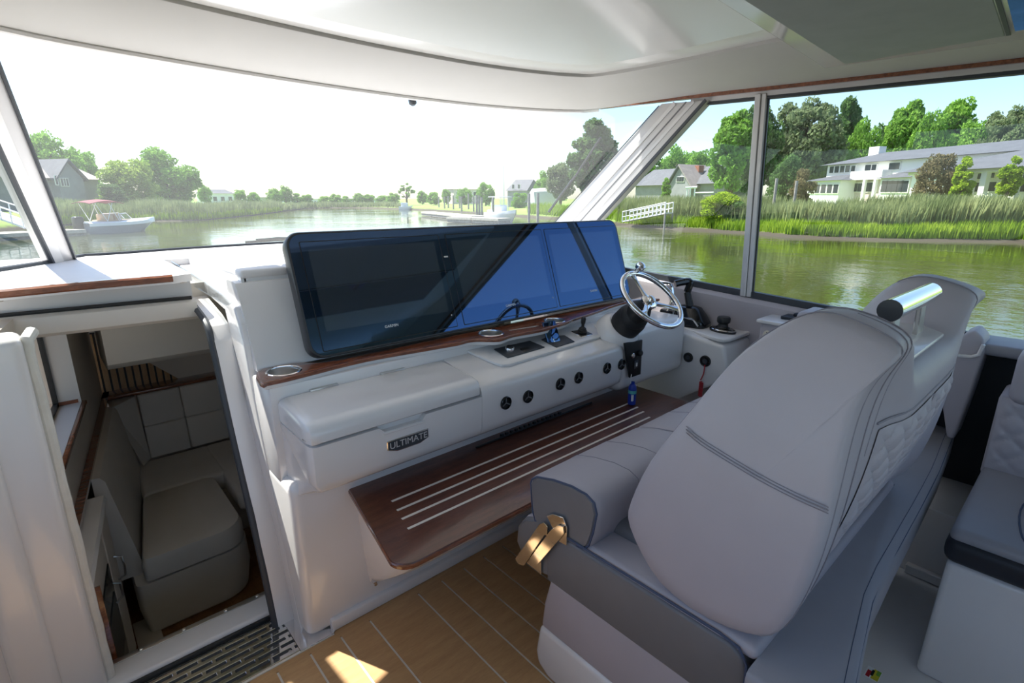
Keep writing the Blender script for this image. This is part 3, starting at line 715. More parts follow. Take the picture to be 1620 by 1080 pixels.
o = link(text_mesh('ULTIMATE', 0.0345, M @ Matrix.Translation((0, 0.003, .0066)) , .0012), 'lettering', SILVER); local(o, em)
# vents
vx = [(800, 637), (835, 627), (886, 607), (915, 597), (960, 582), (983, 576)]
for u, v in vx:
    c = ony(u, v, 1.585); c.y = 1.5855
    M = frame(c, (0, -1, 0.0), (1, 0, 0)); R = .029
    vo = MB().lathe([(R * .78, -.01), (R * .80, .004), (R * .9, .009), (R, .007), (R * 1.03, .0)], M, 24, cap=False).build('air_vent', GLOSSB, hc)
    MB().lathe([(R * .86, .001), (R * .5, -.004), (0, -.005)], M, 20).build('vent_bowl', BLACK, vo)
    s = MB()
    for k in range(3):
        a = math.radians(90 + 120 * k); d = Vector((math.cos(a), math.sin(a), 0))
        s.tube([M @ Vector((0, 0, .004)), M @ (d * R * .82 + Vector((0, 0, .004)))], .0026, 6)
    s.build('vent_spoke', DGREY, vo)
# ---- mahogany rail with cup holders
rail = thing('mahogany_rail', 'varnished mahogany dash rail with steel cup holders under the displays', 'rail', (1.5, 1.9, 1.03))
fr_px = [(424, 611), (452, 605), (480, 598), (580, 573), (680, 555), (725, 547), (740, 543), (755, 541), (790, 541), (812, 534), (855, 526), (880, 519), (898, 513), (909, 508), (940, 498), (990, 481), (1044, 476)]
front_ = [onz(u, v, 1.022) for u, v in fr_px]
RZ = 1.022
back_ = [Vector((2.86, 1.96, RZ)), Vector((1.2, 1.945, RZ)), Vector((0.80, 1.93, RZ)), Vector((0.74, 1.945, RZ)), Vector((0.68, 2.00, RZ)), Vector((0.62, 2.02, RZ)), Vector((0.545, 2.015, RZ)), Vector((0.515, 1.99, RZ)), Vector((0.495, 1.93, RZ)), Vector((0.487, 1.86, RZ)), Vector((0.49, 1.83, RZ))]
fsm = smooth_curve(front_, 4)
rl_ = MB(); rl_.prism(fsm + back_, (0, 0, 0.016), 0.006, 3); rboard = rl_.build('rail_board', MAHOG, rail)
CUPS = [(onz(449, 586.5, 1.038), .060), (onz(776, 527, 1.038), .060), (onz(877, 507, 1.038), .055)]
cts = [MB().lathe([(r * .92, -.036), (r * .92, .05)], Matrix.Translation(c), 36).build('cutter', BLACK) for c, r in CUPS]
cts.append(MB().prism([onz(u, v, 1.038) + Vector((0, 0, -.016)) for u, v in ((800, 519), (848, 511), (857, 511), (856, 514), (846, 517), (806, 523))], (0, 0, .06)).build('cutter', BLACK))
rs = MB(); rs.prism([p + Vector((.006 if p.x < .6 else 0, .010, -.016)) for p in fsm] + [Vector((p.x, p.y, RZ - .016)) for p in back_[:2]] + [Vector((.80, 1.93, RZ - .016)), Vector((.74, 1.99, RZ - .016)), Vector((.515, 1.99, RZ - .016)), Vector((.50, 1.86, RZ - .016))], (0, 0, .017), .003, 1)
riser = rs.build('rail_base', GEL, hc)
cut(rboard, cts)
for r_o in [riser] + [o for o in hc.children if o.name.startswith(('rail_riser', 'upper_face'))]: cut(r_o, cts[:3])
for c in cts: bpy.data.objects.remove(c)
def cup(c, r):
    M = Matrix.Translation(c)
    o = MB().lathe([(r * .86, -.002), (r * 1.0, .0), (r * 1.06, .004), (r * 1.0, .0065), (r * .93, .0045), (r * .90, -.002)], M, 36, cap=False).build('cup_holder', CHROME, rail)
    MB().lathe([(r * .905, .003), (r * .89, -.034), (r * .5, -.0345), (0, -.0345)], M, 36, cap=False).build('cup_well', STEEL, o)
for c, r in CUPS: cup(c + Vector((0, 0, -.003)), r)
tr = [onz(u, v, 1.038) for u, v in ((800, 519), (848, 511), (857, 511), (856, 514), (846, 517), (806, 523))]
MB().prism([p + Vector((0, 0, -.0165)) for p in tr], (0, 0, 0.004)).build('tray_slot', ALU, rail)
# ---- switch panel on the sloping dash top
sn = Vector((0, -(0.966 - 0.913), 1.86 - 1.615)).normalized(); sp = Vector((1.5, 1.615, 0.913))
def onslope(u, v, h=0.0): return onp(u, v, sp + sn * h, sn)
outl = [onslope(u, v) for u, v in ((722, 551), (783, 578), (794, 581), (806, 580), (945, 537), (953, 533), (954, 529), (931, 511), (905, 515), (800, 543), (760, 547))]
swp = MB(); swp.prism(outl, sn * 0.014, .004, 2)
sw_ = thing('switch_panel', 'white raised control panel on the dash top', 'control panel', (1.8, 1.78, 0.93)); swp.build('panel_plate', GEL, sw_)
def pad(pts, h0, h, name, m, par, bev=.003): return MB().prism([onslope(u, v, h0) for u, v in pts], sn * h, bev, 2).build(name, m, par)
kc = thing('rotary_controller', 'black keypad with a silver rotary knob set in the control panel', 'controller', (1.65, 1.79, 0.95))
pad([(781, 553), (803, 567), (862, 550), (838, 540)], .014, .006, 'pad_base', GASKET, kc)
pad([(822, 552), (829, 557), (842, 553), (836, 547)], .020, .001, 'pad_recess', BLACK, kc, .0004)
kp = onslope(806, 554, .020); M = frame(kp, sn)
MB().lathe([(.022, 0), (.022, .014), (.020, .017), (.015, .018)], M, 24).build('knob_ring', CHROME, kc)
MB().lathe([(.0165, .016), (.0165, .020), (.008, .0195), (0, .0195)], M, 20).build('knob_cap', BLACK, kc)
tb = thing('tilt_display', 'small tilted black display on its dash bracket', 'display', (1.95, 1.80, 0.96))
pad([(856, 538), (880, 550), (909, 541), (893, 531), (866, 533)], .014, .005, 'bracket_base', GASKET, tb)
bc = onslope(876, 540, .018); 
M = frame(bc, (-0.15, -0.92, 0.38), (1, 0, 0))
MB().box((-.040, .040), (-.010, .105), (-.006, .006), .006, 3, M).build('display_case', BEZEL, tb)
MB().box((-.004, .004), (-.004, .014), (.006, .009), .001, 1, M).build('silver_latch', CHROME, tb)
js = thing('thruster_joystick', 'small black thruster joystick with ribbed boot on the control panel', 'joystick', (2.1, 1.80, 0.97))
pad([(902, 524), (921, 534), (938, 529), (921, 521)], .014, .002, 'silver_plate', CHROME, js, .0008)
pad([(904, 524), (921, 532), (936, 528), (921, 521)], .016, .003, 'joystick_base', BLACK, js, .001)
jp = onslope(921, 526, .018); M = frame(jp, sn.lerp(Vector((0, 0, 1)), .6))
MB().lathe([(.026, 0), (.027, .006), (.022, .010), (.024, .014), (.019, .020), (.020, .024), (.014, .030), (.009, .034)], M, 20).build('ribbed_boot', RUBBER, js)
MB().lathe([(.008, .03), (.008, .045), (.012, .055), (.013, .078), (.009, .086), (0, .088)], M, 14).build('stick', BLACK, js)
# ---- upper face of the console behind the displays
up_ = MB()
pf = [(2.03, 1.025), (2.034, 1.045), (2.045, 1.075), (2.068, 1.12), (2.12, 1.24), (2.165, 1.325), (2.178, 1.34), (2.20, 1.345), (2.30, 1.345), (2.30, 1.0)]
up_.loft([[Vector((x, y, z)) for y, z in pf] for x in (0.53, 2.75)])
up_.build('upper_face', GEL, hc)

# ================================================================ display unit
MN = Vector((0, -0.456, 0.155)).normalized(); MU = Vector((0, 0.155, 0.456)).normalized(); MO = Vector((0, 1.94, 1.06))
def mp(x, up, out=0.0): return MO + Vector((x, 0, 0)) + MU * up + MN * out
def rrect(x0, x1, u0, u1, r, n=6, out=0.0):
    pts = []
    for cx, cu, a0 in ((x1 - r, u0 + r, -90), (x1 - r, u1 - r, 0), (x0 + r, u1 - r, 90), (x0 + r, u0 + r, 180)):
        for k in range(n + 1):
            a = math.radians(a0 + 90 * k / n); pts.append(mp(cx + r * math.cos(a), cu + r * math.sin(a), out))
    return pts
du = thing('display_unit', 'anthracite three-screen navigation display housing on the dash', 'display', (1.72, 2.0, 1.06))
h = MB(); h.loft([rrect(0.78, 2.66, .06, .44, .05, 6, -.16), rrect(0.72, 2.72, .02, .485, .05, 6, -.07), rrect(0.702, 2.738, -.002, .492, .055, 6, -.05), rrect(0.70, 2.74, -.005, .495, .058, 6, -.008), rrect(0.704, 2.736, -.001, .491, .056, 6, 0.0)])
h.build('housing', HOUSING, du)
fg = MB(); fg.loft([rrect(0.712, 2.728, .004, .485, .05, 6, -.001), rrect(0.713, 2.727, .005, .484, .05, 6, .0012)]); fg.build('front_glass', BEZEL, du)
for i, (a, b) in enumerate(((.754, 1.392), (1.434, 2.066), (2.09, 2.732))):
    b = min(b, 2.715)
    s = MB(); s.loft([rrect(a, b, .020, .452, .004, 2, .0005), rrect(a + .0006, b - .0006, .0206, .4514, .004, 2, .003)])
    sc_ = s.build('screen_bezel', BEZEL, du)
    gg = MB(); gg.loft([rrect(a - .003, b + .003, .017, .455, .005, 2, .0008), rrect(a - .003, b + .003, .017, .455, .005, 2, .0016)]); gg.build('screen_gap', BLACK, sc_)
    t = MB(); t.loft([rrect(a + .026, b - .030, .094, .422, .002, 1, .0028), rrect(a + .026, b - .030, .094, .422, .002, 1, .0034)]); t.build('active_area', SCREEN, sc_)
    M = frame(mp((a + b) / 2 - .012, .073, .0034), MN, (1, 0, 0))
    o = link(text_mesh('GARMIN', .017, M, .0002), 'maker_lettering', WHITEP); local(o, sc_)
    MB().lathe([(.003, .0), (.003, .001), (0, .001)], frame(mp(b - .02, .075, .003), MN), 8).build('power_button', WHITEP, sc_)
MB().prism([mp(1.402, .345, .001), mp(1.424, .345, .001), mp(1.424, .352, .001), mp(1.402, .352, .001)], MN * .001).build('card_door_mark', ALU, du)

# ================================================================ folding footrest
ft = thing('footrest', 'dark mahogany folding footrest with four pale inlay lines', 'footrest', (1.4, 1.5, 0.575))
FZ = 0.575
def fo(ins=0.0, n=6):
    x0, x1, y0, y1, r = 0.64 + ins, 2.52 - ins, 1.225 + ins, 1.76, .06
    pts = []
    for cx, cy, a0, rr in ((x1 - r, y0 + r, -90, r), (x1, y1, 0, 0), (x0 + .085, y1, 90, 0), (x0 + r, y0 + r, 180, r)):
        for k in range(n + 1 if rr else 1):
            a = math.radians(a0 + 90 * k / n); pts.append((cx + rr * math.cos(a), cy + rr * math.sin(a)))
    return pts
rings = []
for z, ins in ((FZ - .026, .006), (FZ - .020, .0), (FZ - .006, .0), (FZ - .001, .003), (FZ, .007)): rings.append([Vector((x, y, z)) for x, y in fo(ins)])
MB().loft(rings).build('board', MAHOGD, ft)
er = []
for z, ins in ((FZ - .024, .004), (FZ - .018, -.002), (FZ - .008, -.002), (FZ - .002, .003)): er.append([Vector((x, y, z)) for x, y in fo(ins)])
MB().loft(er).build('edge_moulding', MAHOG, ft)
lines = []
for (u0, v0), (u1, v1) in (((622, 795), (992, 637)), ((630, 809), (1007, 643)), ((638, 823), (1016, 650)), ((647, 838), (1026, 659))):
    a = onz(u0, v0, FZ); b = onz(u1, v1, FZ); y = (a.y + b.y) / 2
    MB().box((a.x, b.x), (y - .0055, y + .0055), (FZ - .002, FZ + .0012)).build('inlay_strip', CAULK, ft, None)
# dark hinge/vent clutter under the console lip
hb = MB()
for k in range(14): hb.box((1.45 + k * .03, 1.465 + k * .03), (1.70, 1.712), (FZ + .002, FZ + .02))
hb.build('hinge_knuckles', BLACK, ft)
MB().tube([(1.30, 1.70, FZ + .006), (2.1, 1.705, FZ + .006)], .005, 6).build('hinge_rod', BLACK, ft)

# ================================================================ steering wheel, column and pods
BE = ony(989, 514, 1.64)
pod = MB().box((2.19, 2.86), (1.60, 2.1), (0.63, 0.975), 0.06, 5).build('steering_pod', GEL, hc)
MB().lathe([(.125, -.06), (.118, -.01), (.10, .012), (.09, .02), (0, .02)], frame(BE + Vector((0, .02, -.02)), (0, -.65, .76)), 28).build('column_mound', GEL, hc)
for u, v in ((1057, 543), (1060, 553)):
    c = ony(u, v, 1.635); MB().lathe([(.010, -.012), (.010, .004), (.006, .008), (0, .008)], frame(c, (0.5, -1, 0)), 12).build('rocker_switch', BLACK, hc)
sw = thing('steering_wheel', 'polished steel three-spoke steering wheel with spinner knob and black boot', 'steering wheel', (2.17, 1.42, 1.18))
WC = ony(1031, 473, 1.42); WN = Vector((0, -.65, .76)).normalized()
M = frame(WC, WN, (1, 0, 0)); RW = .170
rim = [M @ Vector((RW * math.cos(a), RW * math.sin(a), 0)) for a in np.linspace(0, 2 * math.pi, 64, endpoint=False)]
MB().tube(rim, .0135, 12, closed=True).build('rim', CHROME, sw)
for ang in (88, 208, 328):
    a = math.radians(ang); d = Vector((math.cos(a), math.sin(a), 0)); t = Vector((-math.sin(a), math.cos(a), 0))
    s = MB(); rings = []
    for f, wd, hgt, off in ((.10, .020, .008, -.018), (.35, .013, .007, -.016), (.65, .012, .006, -.008), (.9, .020, .006, -.001), (1.0, .030, .005, 0)):
        c = d * RW * f + Vector((0, 0, off))
        rings.append([M @ (c + t * wd * math.cos(q) + Vector((0, 0, hgt * math.sin(q)))) for q in np.linspace(0, 2 * math.pi, 10, endpoint=False)])
    s.loft(rings).build('spoke', CHROME, sw)
MB().lathe([(.040, -.028), (.042, -.018), (.036, -.010), (.022, -.004), (.018, .004), (0, .006)], M, 24).build('hub', CHROME, sw)
MB().lathe([(.020, .002), (.018, .008), (.010, .011), (0, .011)], M, 20).build('hub_cap', BRASSY, sw)
kn = M @ Vector((RW * math.cos(math.radians(80)), RW * math.sin(math.radians(80)), .012))
MB().lathe([(.010, 0), (.012, .014), (.022, .022), (.026, .036), (.022, .050), (.012, .056), (0, .057)], frame(kn, WN), 18).build('spinner_knob', CHROME, sw)
bb = WC - WN * .03; be = BE
ax = (bb - be); L = ax.length
MB().lathe([(.078, -.01), (.084, .01), (.082, L * .30), (.072, L * .38), (.075, L * .42), (.071, L * .5), (.058, L * .56), (.062, L * .62), (.054, L * .72), (.040, L * .84), (.030, L * 1.02)], frame(be, ax), 28).build('column_boot', RUBBER, sw)
# black ignition panel beside the fascia, keys with a blue float
ip = thing('ignition_panel', 'black ignition panel with key switch beside the steering column', 'control panel', (2.3, 1.57, 0.8))
P4 = [ony(u, v, 1.575) for u, v in ((989, 543), (1017, 537), (1014, 592), (997, 598))]
MB().prism(P4, (0, 0.014, 0), .004, 2).build('panel', BLACK, ip)
c = ony(1000, 562, 1.572); MB().lathe([(.014, 0), (.014, .008), (.010, .012), (0, .012)], frame(c, (0, -1, 0)), 16).build('key_switch', CHROME, ip)
c = ony(1011, 558, 1.572); MB().lathe([(.018, 0), (.018, .012), (.012, .018), (0, .018)], frame(c, (0, -1, 0)), 16).build('rotary_switch', BLACK, ip)
c = ony(1006, 576, 1.572); MB().box((c.x - .018, c.x + .018), (c.y - .004, c.y), (c.z - .022, c.z + .022), .002, 1).build('switch_plate', GASKET, ip)
MB().box((c.x - .006, c.x + .006), (c.y - .007, c.y - .003), (c.z - .010, c.z + .010), .001, 1).build('switch_icon', ALU, ip)
kf = thing('key_float', 'blue floating key fob hanging from the ignition key', 'key fob', (2.25, 1.55, 0.65))
t0 = ony(998, 605, 1.55); t1 = ony(999, 640, 1.55)
Lf = t0.z - t1.z
Mf = Matrix.Translation(t1)
MB().lathe([(.012, 0), (.021, .006), (.022, .02), (.022, Lf * .72), (.018, Lf * .84), (.010, Lf * .92), (.010, Lf), (0, Lf)], Mf, 18).build('float', BLUEP, kf)
MB().lathe([(.0226, Lf * .52), (.0226, Lf * .66)], Mf, 18, cap=False).build('teal_band', TEALP, kf)
MB().box((t1.x - .022, t1.x - .003), (t1.y - .0185, t1.y - .0105), (t1.z + .03, t1.z + .065), .0, 1, None).build('label_patch', WHITEP, kf)
MB().tube([t0 + Vector((0, 0, -.004)), t0 + Vector((.004, .005, .02)), ony(999, 592, 1.562)], .0022, 6).build('key_cord', ALU, kf)

# starboard side pod with ledge, gauges, throttle and joystick
sp_ = thing('side_console', 'white side console with rounded ledge beside the steering wheel', 'console', (3.0, 1.7, 0.4))
fpts = [onx(u, v, 2.85) for u, v in ((1073, 524), (1146, 548), (1153, 602), (1109, 616), (1055, 638), (1040, 641), (1030, 640), (1008, 618), (1000, 590))]
fpts.append(Vector((2.85, 2.1, .45))); fpts.append(Vector((2.85, 2.1, .85)))
MB().prism(fpts, (0.33, 0, 0), 0.022, 4).build('pod_body', GEL, sp_)
LZ = .845
_q = onz(1149, 543, LZ); _q2 = onz(1184, 531, LZ); _q3 = onz(1075, 521, LZ)
lz = [Vector((_q3.x, 2.1, LZ)), _q3, _q + Vector((-.012, .05, 0)), _q + Vector((.0, .012, 0)), _q + Vector((.04, -.004, 0)), Vector((SX - .03, _q2.y, LZ)), Vector((SX - .03, 2.1, LZ))]
MB().prism(lz, (0, 0, 0.022), .007, 3).build('ledge_top', GEL, sp_)
for (u, v), r in (((1089, 565), .030), ((1116, 571), .034)):
    c = onx(u, v, 2.848); M = frame(c, (-1, -.02, 0), (0, -1, 0))
    g = MB().lathe([(r, -.004), (r, .006), (r * .9, .010), (r * .8, .006), (0, .004)], M, 28).build('round_socket', BLACK, sp_)
    MB().lathe([(r * .45, .004), (r * .45, .010), (r * .3, .011), (0, .009)], M, 16).build('socket_core', GASKET, g)
    if r > .032:
        for s_ in (-1, 1): MB().lathe([(.004, .008), (.004, .011), (0, .011)], M @ Matrix.Translation((s_ * r * .72, 0, 0)), 8).build('screw', CHROME, g)
kl = thing('kill_switch_lanyard', 'red coiled kill switch lanyard hanging from the side console', 'lanyard', (2.83, 1.45, .7))
ks = onx(1115, 577, 2.838); ke = onx(1110, 604, 2.832)
MB().tube(smooth_curve([ks, (ks + ke) / 2 + Vector((-.004, -.004, 0)), ke + Vector((0, 0.008, .01))], 4), .0035, 6).build('cord', REDP, kl)
coil = [ke + Vector((-.002 + .010 * math.cos(a), .010 * math.sin(a), -.0012 * a)) for a in np.linspace(0, 2 * math.pi * 12, 140)]
MB().tube(coil, .0034, 5).build('coil', REDP, kl)
th = thing('throttle_control', 'twin lever electronic throttle control with black binnacle on the ledge', 'throttle', (3.0, 1.75, .867))
TB = onz(1092, 508, .867) + Vector((-.09, -.05, 0))
body = MB(); rings = []
for z, sx, sy, oy in ((0, .080, .12, 0), (.025, .083, .123, 0), (.07, .075, .105, .01), (.115, .052, .075, .015), (.125, .03, .05, .015)):
    rings.append([TB + Vector((sx * math.copysign(abs(math.cos(a)) ** .6, math.cos(a)), oy + sy * math.copysign(abs(math.sin(a)) ** .6, math.sin(a)), z)) for a in np.linspace(0, 2 * math.pi, 20, endpoint=False)])
body.loft(rings).build('binnacle', GLOSSB, th)
MB().tube([TB + Vector((-.078, -.10, .018)), TB + Vector((-.074, -.06, .055)), TB + Vector((-.07, .06, .06)), TB + Vector((-.078, .11, .02))], .006, 8).build('chrome_trim', CHROME, th)
p0 = TB + Vector((.0, .0, .08)); p1 = onp(1087, 462, p0, (0.64, .72, -.25)); p2 = onp(1092, 446, p0, (0.64, .72, -.25)); p3 = onp(1068, 449, p0, (0.64, .72, -.25))
MB().tube([p0, p1], [.026, .021], 10).build('lever_arm', BLACK, th)
MB().tube(smooth_curve([p3, p3.lerp(p2, .5) + Vector((0, 0, .006)), p2, p1], 4), .023, 10).build('lever_grip', GLOSSB, th)
q0 = onp(1056, 492, p0, (0.64, .72, -.25))
MB().box((-.035, .035), (-.06, .06), (-.002, .075), .018, 3, Matrix.Translation(onz(1058, 506, .867))).build('second_binnacle', GLOSSB, th)
c = onz(1058, 506, .867) + Vector((-.02, -.062, .05)); MB().lathe([(.030, 0), (.030, .006), (.020, .008), (.015, .004), (0, .004)], frame(c, (-.5, -.85, .1)), 20).build('silver_dial', CHROME, th)
r0 = q0; r1 = onp(1064, 468, p0, (0.64, .72, -.25)); r2 = onp(1061, 450, p0, (0.64, .72, -.25)); r3 = onp(1045, 447, p0, (0.64, .72, -.25))
MB().tube(smooth_curve([r0, r1, r2, r3], 5), .008, 8).build('lever_arm', CHROME, th)
jj = thing('docking_joystick', 'squat black docking joystick on the side console ledge', 'joystick', (3.1, 1.5, .867))
JB = onz(1143, 524, .867)
Me = Matrix.Translation(JB) @ Matrix.Rotation(math.radians(-12), 4, 'Z') @ Matrix.Diagonal((.62, 1.05, 1, 1))
MB().lathe([(.085, 0), (.086, .010), (.080, .014), (.072, .022), (.045, .026), (.040, .032)], Me, 28).build('base', GLOSSB, jj)
MB().lathe([(.081, .0125), (.083, .0145), (.079, .0165)], Me, 28, cap=False).build('chrome_ring', CHROME, jj)
MB().lathe([(.036, .026), (.030, .034), (.028, .05), (.036, .056), (.039, .064), (.039, .084), (.034, .092), (.02, .094), (0, .094)], Matrix.Translation(JB), 24).build('knob', BLACK, jj)
# aft side ledge with outlets
al = thing('side_locker', 'grey side locker with white top and outlets below the starboard window', 'locker', (3.05, 1.0, .6))
MB().box((2.955, 3.16), (0.46, 1.215), (0.45, 0.982), .012, 3).build('locker_body', LILAC, al)
MB().prism([(2.94, 1.235, .98), (2.94, .46, .98), (3.16, .46, .98), (3.16, 1.235, .98)], (0, 0, .02), .006, 2).build('locker_top', GEL, al)
for (u, v) in ((1213, 531), (1229, 529)):
    c = onx(u, v, 2.952); M = frame(c, (-1, 0, 0), (0, -1, 0))
    o = MB().lathe([(.026, 0), (.026, .005), (.022, .007), (.014, .005), (0, .005)], M @ Matrix.Diagonal((.8, 1.25, 1, 1)), 20).build('outlet', BEIGEP, al)
    MB().lathe([(.012, .005), (.012, .008), (0, .008)], M, 14).build('outlet_core', ALU, o)
    MB().lathe([(.003, .005), (.003, .0075), (0, .0075)], M @ Matrix.Translation((0, .02, 0)), 8).build('outlet_screw', BLACK, o)
nb = thing('charger_box', 'small navy switch box on the side locker', 'switch box', (3.03, 1.0, 1.0))
c = onz(1262, 505, 1.0)
MB().box((c.x - .06, c.x + .06), (c.y - .09, c.y + .07), (1.0, 1.017), .004, 2).build('base', NAVY, nb)
MB().box((c.x - .02, c.x + .02), (c.y - .05, c.y + .02), (1.017, 1.034), .004, 2).build('cap', NAVY, nb)
# ================================================================ helm seat
hs = thing('helm_chair', 'double lilac grey helm chair with flip-up bolsters and tall wraparound back', 'chair', (1.66, 0.7, 0))
X0, X1 = 1.09, 2.27
XM = (X0 + X1) / 2
MB().prism([Vector((X0 - .006, y, z)) for y, z in ((0.36, 0), (1.03, 0), (1.085, .03), (1.095, .08), (1.075, .20), (0.36, .20))], (X1 - X0 + .012, 0, 0), .02, 3).build('plinth', GEL, hs)
MB().prism([Vector((X0, y, z)) for y, z in ((0.36, .195), (1.072, .195), (1.06, .30), (1.035, .40), (1.03, .43), (0.36, .43))], (X1 - X0, 0, 0), .015, 3).build('base_skirt', LILAC, hs)
band = [onx(u, v, X0 - .004) for u, v in ((866, 925), (853, 870), (880, 852), (905, 861), (960, 890), (1030, 934), (1110, 984), (1170, 1028), (1184, 1060), (1176, 1090), (1120, 1100), (1085, 1078))]
bd_ = [Vector((X0 - .004, 1.045, .405)), Vector((X0 - .004, 1.05, .52)), Vector((X0 - .004, 1.02, .585)), Vector((X0 - .004, .96, .605)), Vector((X0 - .004, .42, .605)), Vector((X0 - .004, .385, .585)), Vector((X0 - .004, .375, .55)), Vector((X0 - .004, .375, .405))]
MB().prism(bd_, (X1 - X0 + .008, 0, 0), .012, 3).build('grey_band', DGREY, hs)
# seat pan top with piping
MB().box((X0 + .004, X1 - .004), (0.36, 1.03), (.585, .625), .018, 4).build('seat_rim', LILAC, hs)
MB().tube([Vector((X0 - .003, y, z)) for y, z in ((.375, .50), (.378, .575), (.40, .61), (.45, .618), (.96, .616), (1.02, .60))], .004, 6).build('piping', THREADB, hs)
MB().box((X0 + .12, XM - .02), (0.40, 1.02), (.60, .665), .03, 4).build('seat_cushion', DGREY, hs)
MB().box((XM + .02, X1 - .12), (0.40, 1.02), (.60, .665), .03, 4).build('seat_cushion', DGREY, hs)
# front knee roll
kr = MB(); kp_ = [(1.02, .42), (1.10, .40), (1.17, .42), (1.205, .47), (1.20, .53), (1.16, .585), (1.09, .615), (1.02, .60)]
kr.loft([[Vector((x, (y - 1.1) * s + 1.1, (z - .5) * s + .5)) for y, z in kp_] for x, s in ((X0 + .0, .9), (X0 + .012, 1.0), (X1 - .012, 1.0), (X1, .9))])
kr.build('knee_roll', DGREY, hs)
krl = MB(); krl.loft([[Vector((x, (y - 1.1) * s + 1.1, (z - .5) * s + .5)) for y, z in kp_] for x, s in ((X0 + .016, 1.012), (X0 + .02, 1.025), (X1 - .02, 1.025), (X1 - .016, 1.012))]); krl.build('knee_roll_cover', LILAC, hs)
# flip-up bolsters
ep = [(841, 762), (843, 756), (851, 752), (878, 757), (907, 767), (930, 780), (943, 794), (947, 812), (941, 842), (934, 862), (928, 867), (918, 865), (880, 846), (848, 822), (844, 806)]
def bolster(xa, xb, name):
    root = []
    o2 = [onx(u, v, X0 + .01) for u, v in ep]; cy = sum(p.y for p in o2) / len(o2); cz = sum(p.z for p in o2) / len(o2)
    def ring(x, s): return [Vector((x, cy + (p.y - cy) * s, cz + (p.z - cz) * s)) for p in o2]
    b = MB(); b.loft([ring(xa + .004, .97), ring(xa + .012, 1.012), ring(xa + .03, 1.03), ring(xa + .25, 1.045), ring(xb - .25, 1.045), ring(xb - .03, 1.03), ring(xb - .012, 1.012), ring(xb - .004, .97)])
    bo = b.build(name, LILAC, hs, 60)
    for xe, sg in ((xa, -1), (xb, 1)):
        if abs(xe - XM) < .05: continue
        MB().loft([ring(xe + .004 * -sg, .955), ring(xe, .93)]).build('end_cap', DGREY, bo)
        MB().tube(ring(xe - sg * .004, .985), .0035, 6, closed=True).build('piping', THREADB, bo)
    for f in (.36, .64):
        xs_ = xa + (xb - xa) * f
        MB().tube([p for p in ring(xs_, 1.0465)][0:9], .0014, 5).build('seam', THREAD, bo)
    return bo
bolster(X0 + .0, XM - .003, 'flip_up_bolster')
bolster(XM + .003, X1, 'flip_up_bolster')
# hinge bracket of the bolster: two polished links and plates
hb_ = MB()
def plate(pts, x, t, name, m, par, bev=.001): return MB().prism([onx(u, v, x) for u, v in pts], (-t, 0, 0), bev, 1).build(name, m, par, 20)
br = plate([(866, 815), (875, 812), (892, 818), (898, 834), (897, 862), (886, 856)], X0 - .006, .004, 'hinge_bracket', BRASSY, hs)
plate([(857, 908), (857, 868), (846, 868), (836, 876), (828, 884)], X0 - .006, .004, 'lower_plate', BRASSY, br)
plate([(855, 828), (862, 825), (868, 832), (867, 846), (863, 845), (834, 888), (830, 894), (820, 890), (817, 882)], X0 - .012, .006, 'link_arm', BRASSY, br)
plate([(884, 829), (893, 832), (894, 843), (859, 884), (852, 892), (842, 890), (840, 881), (872, 838)], X0 - .012, .006, 'link_arm', BRASSY, br)
for u, v in ((859, 836), (886, 834), (822, 883), (846, 883)):
    MB().lathe([(.008, 0), (.008, .004), (.004, .006), (0, .005)], frame(onx(u, v, X0 - .018), (-1, 0, 0)), 12).build('bolt', STEEL, br)

# ---- backrest: lofted between the two shoulder ends
def shear(z): return 0.11 * max(0, (z - 1.02) / .40) ** 2.0
outl = []
def oshe(u, v):   # point of the end panel, which leans inboard towards the top
    p = onx(u, v, X0)
    for _ in range(12): p = onx(u, v, X0 + shear(p.z))
    return p
end_px = [(1220, 1017), (1182, 1011), (1118, 989), (1058, 947), (1024, 909), (996, 852), (985, 820), (991, 800), (1008, 755), (1041, 705), (1075, 667), (1115, 617), (1155, 569), (1200, 532), (1250, 505), (1290, 492), (1330, 503), (1385, 527), (1436, 556), (1410, 578), (1380, 603), (1356, 645), (1340, 700), (1326, 765), (1312, 820), (1294, 890), (1268, 950), (1244, 992)]
E0 = [oshe(u, v) for u, v in end_px]
E0 = [Vector((X0, p.y, p.z)) for p in E0]
_c = E0 + [E0[0]]; _r = []
for i in range(len(E0)):
    p0_, p1_, p2_, p3_ = E0[i - 1], E0[i], E0[(i + 1) % len(E0)], E0[(i + 2) % len(E0)]
    _r += [p1_, (p1_ + p2_) * .5625 - (p0_ + p3_) * .0625]
E0 = _r
nE = len(E0); cyE, czE = .45, 1.02
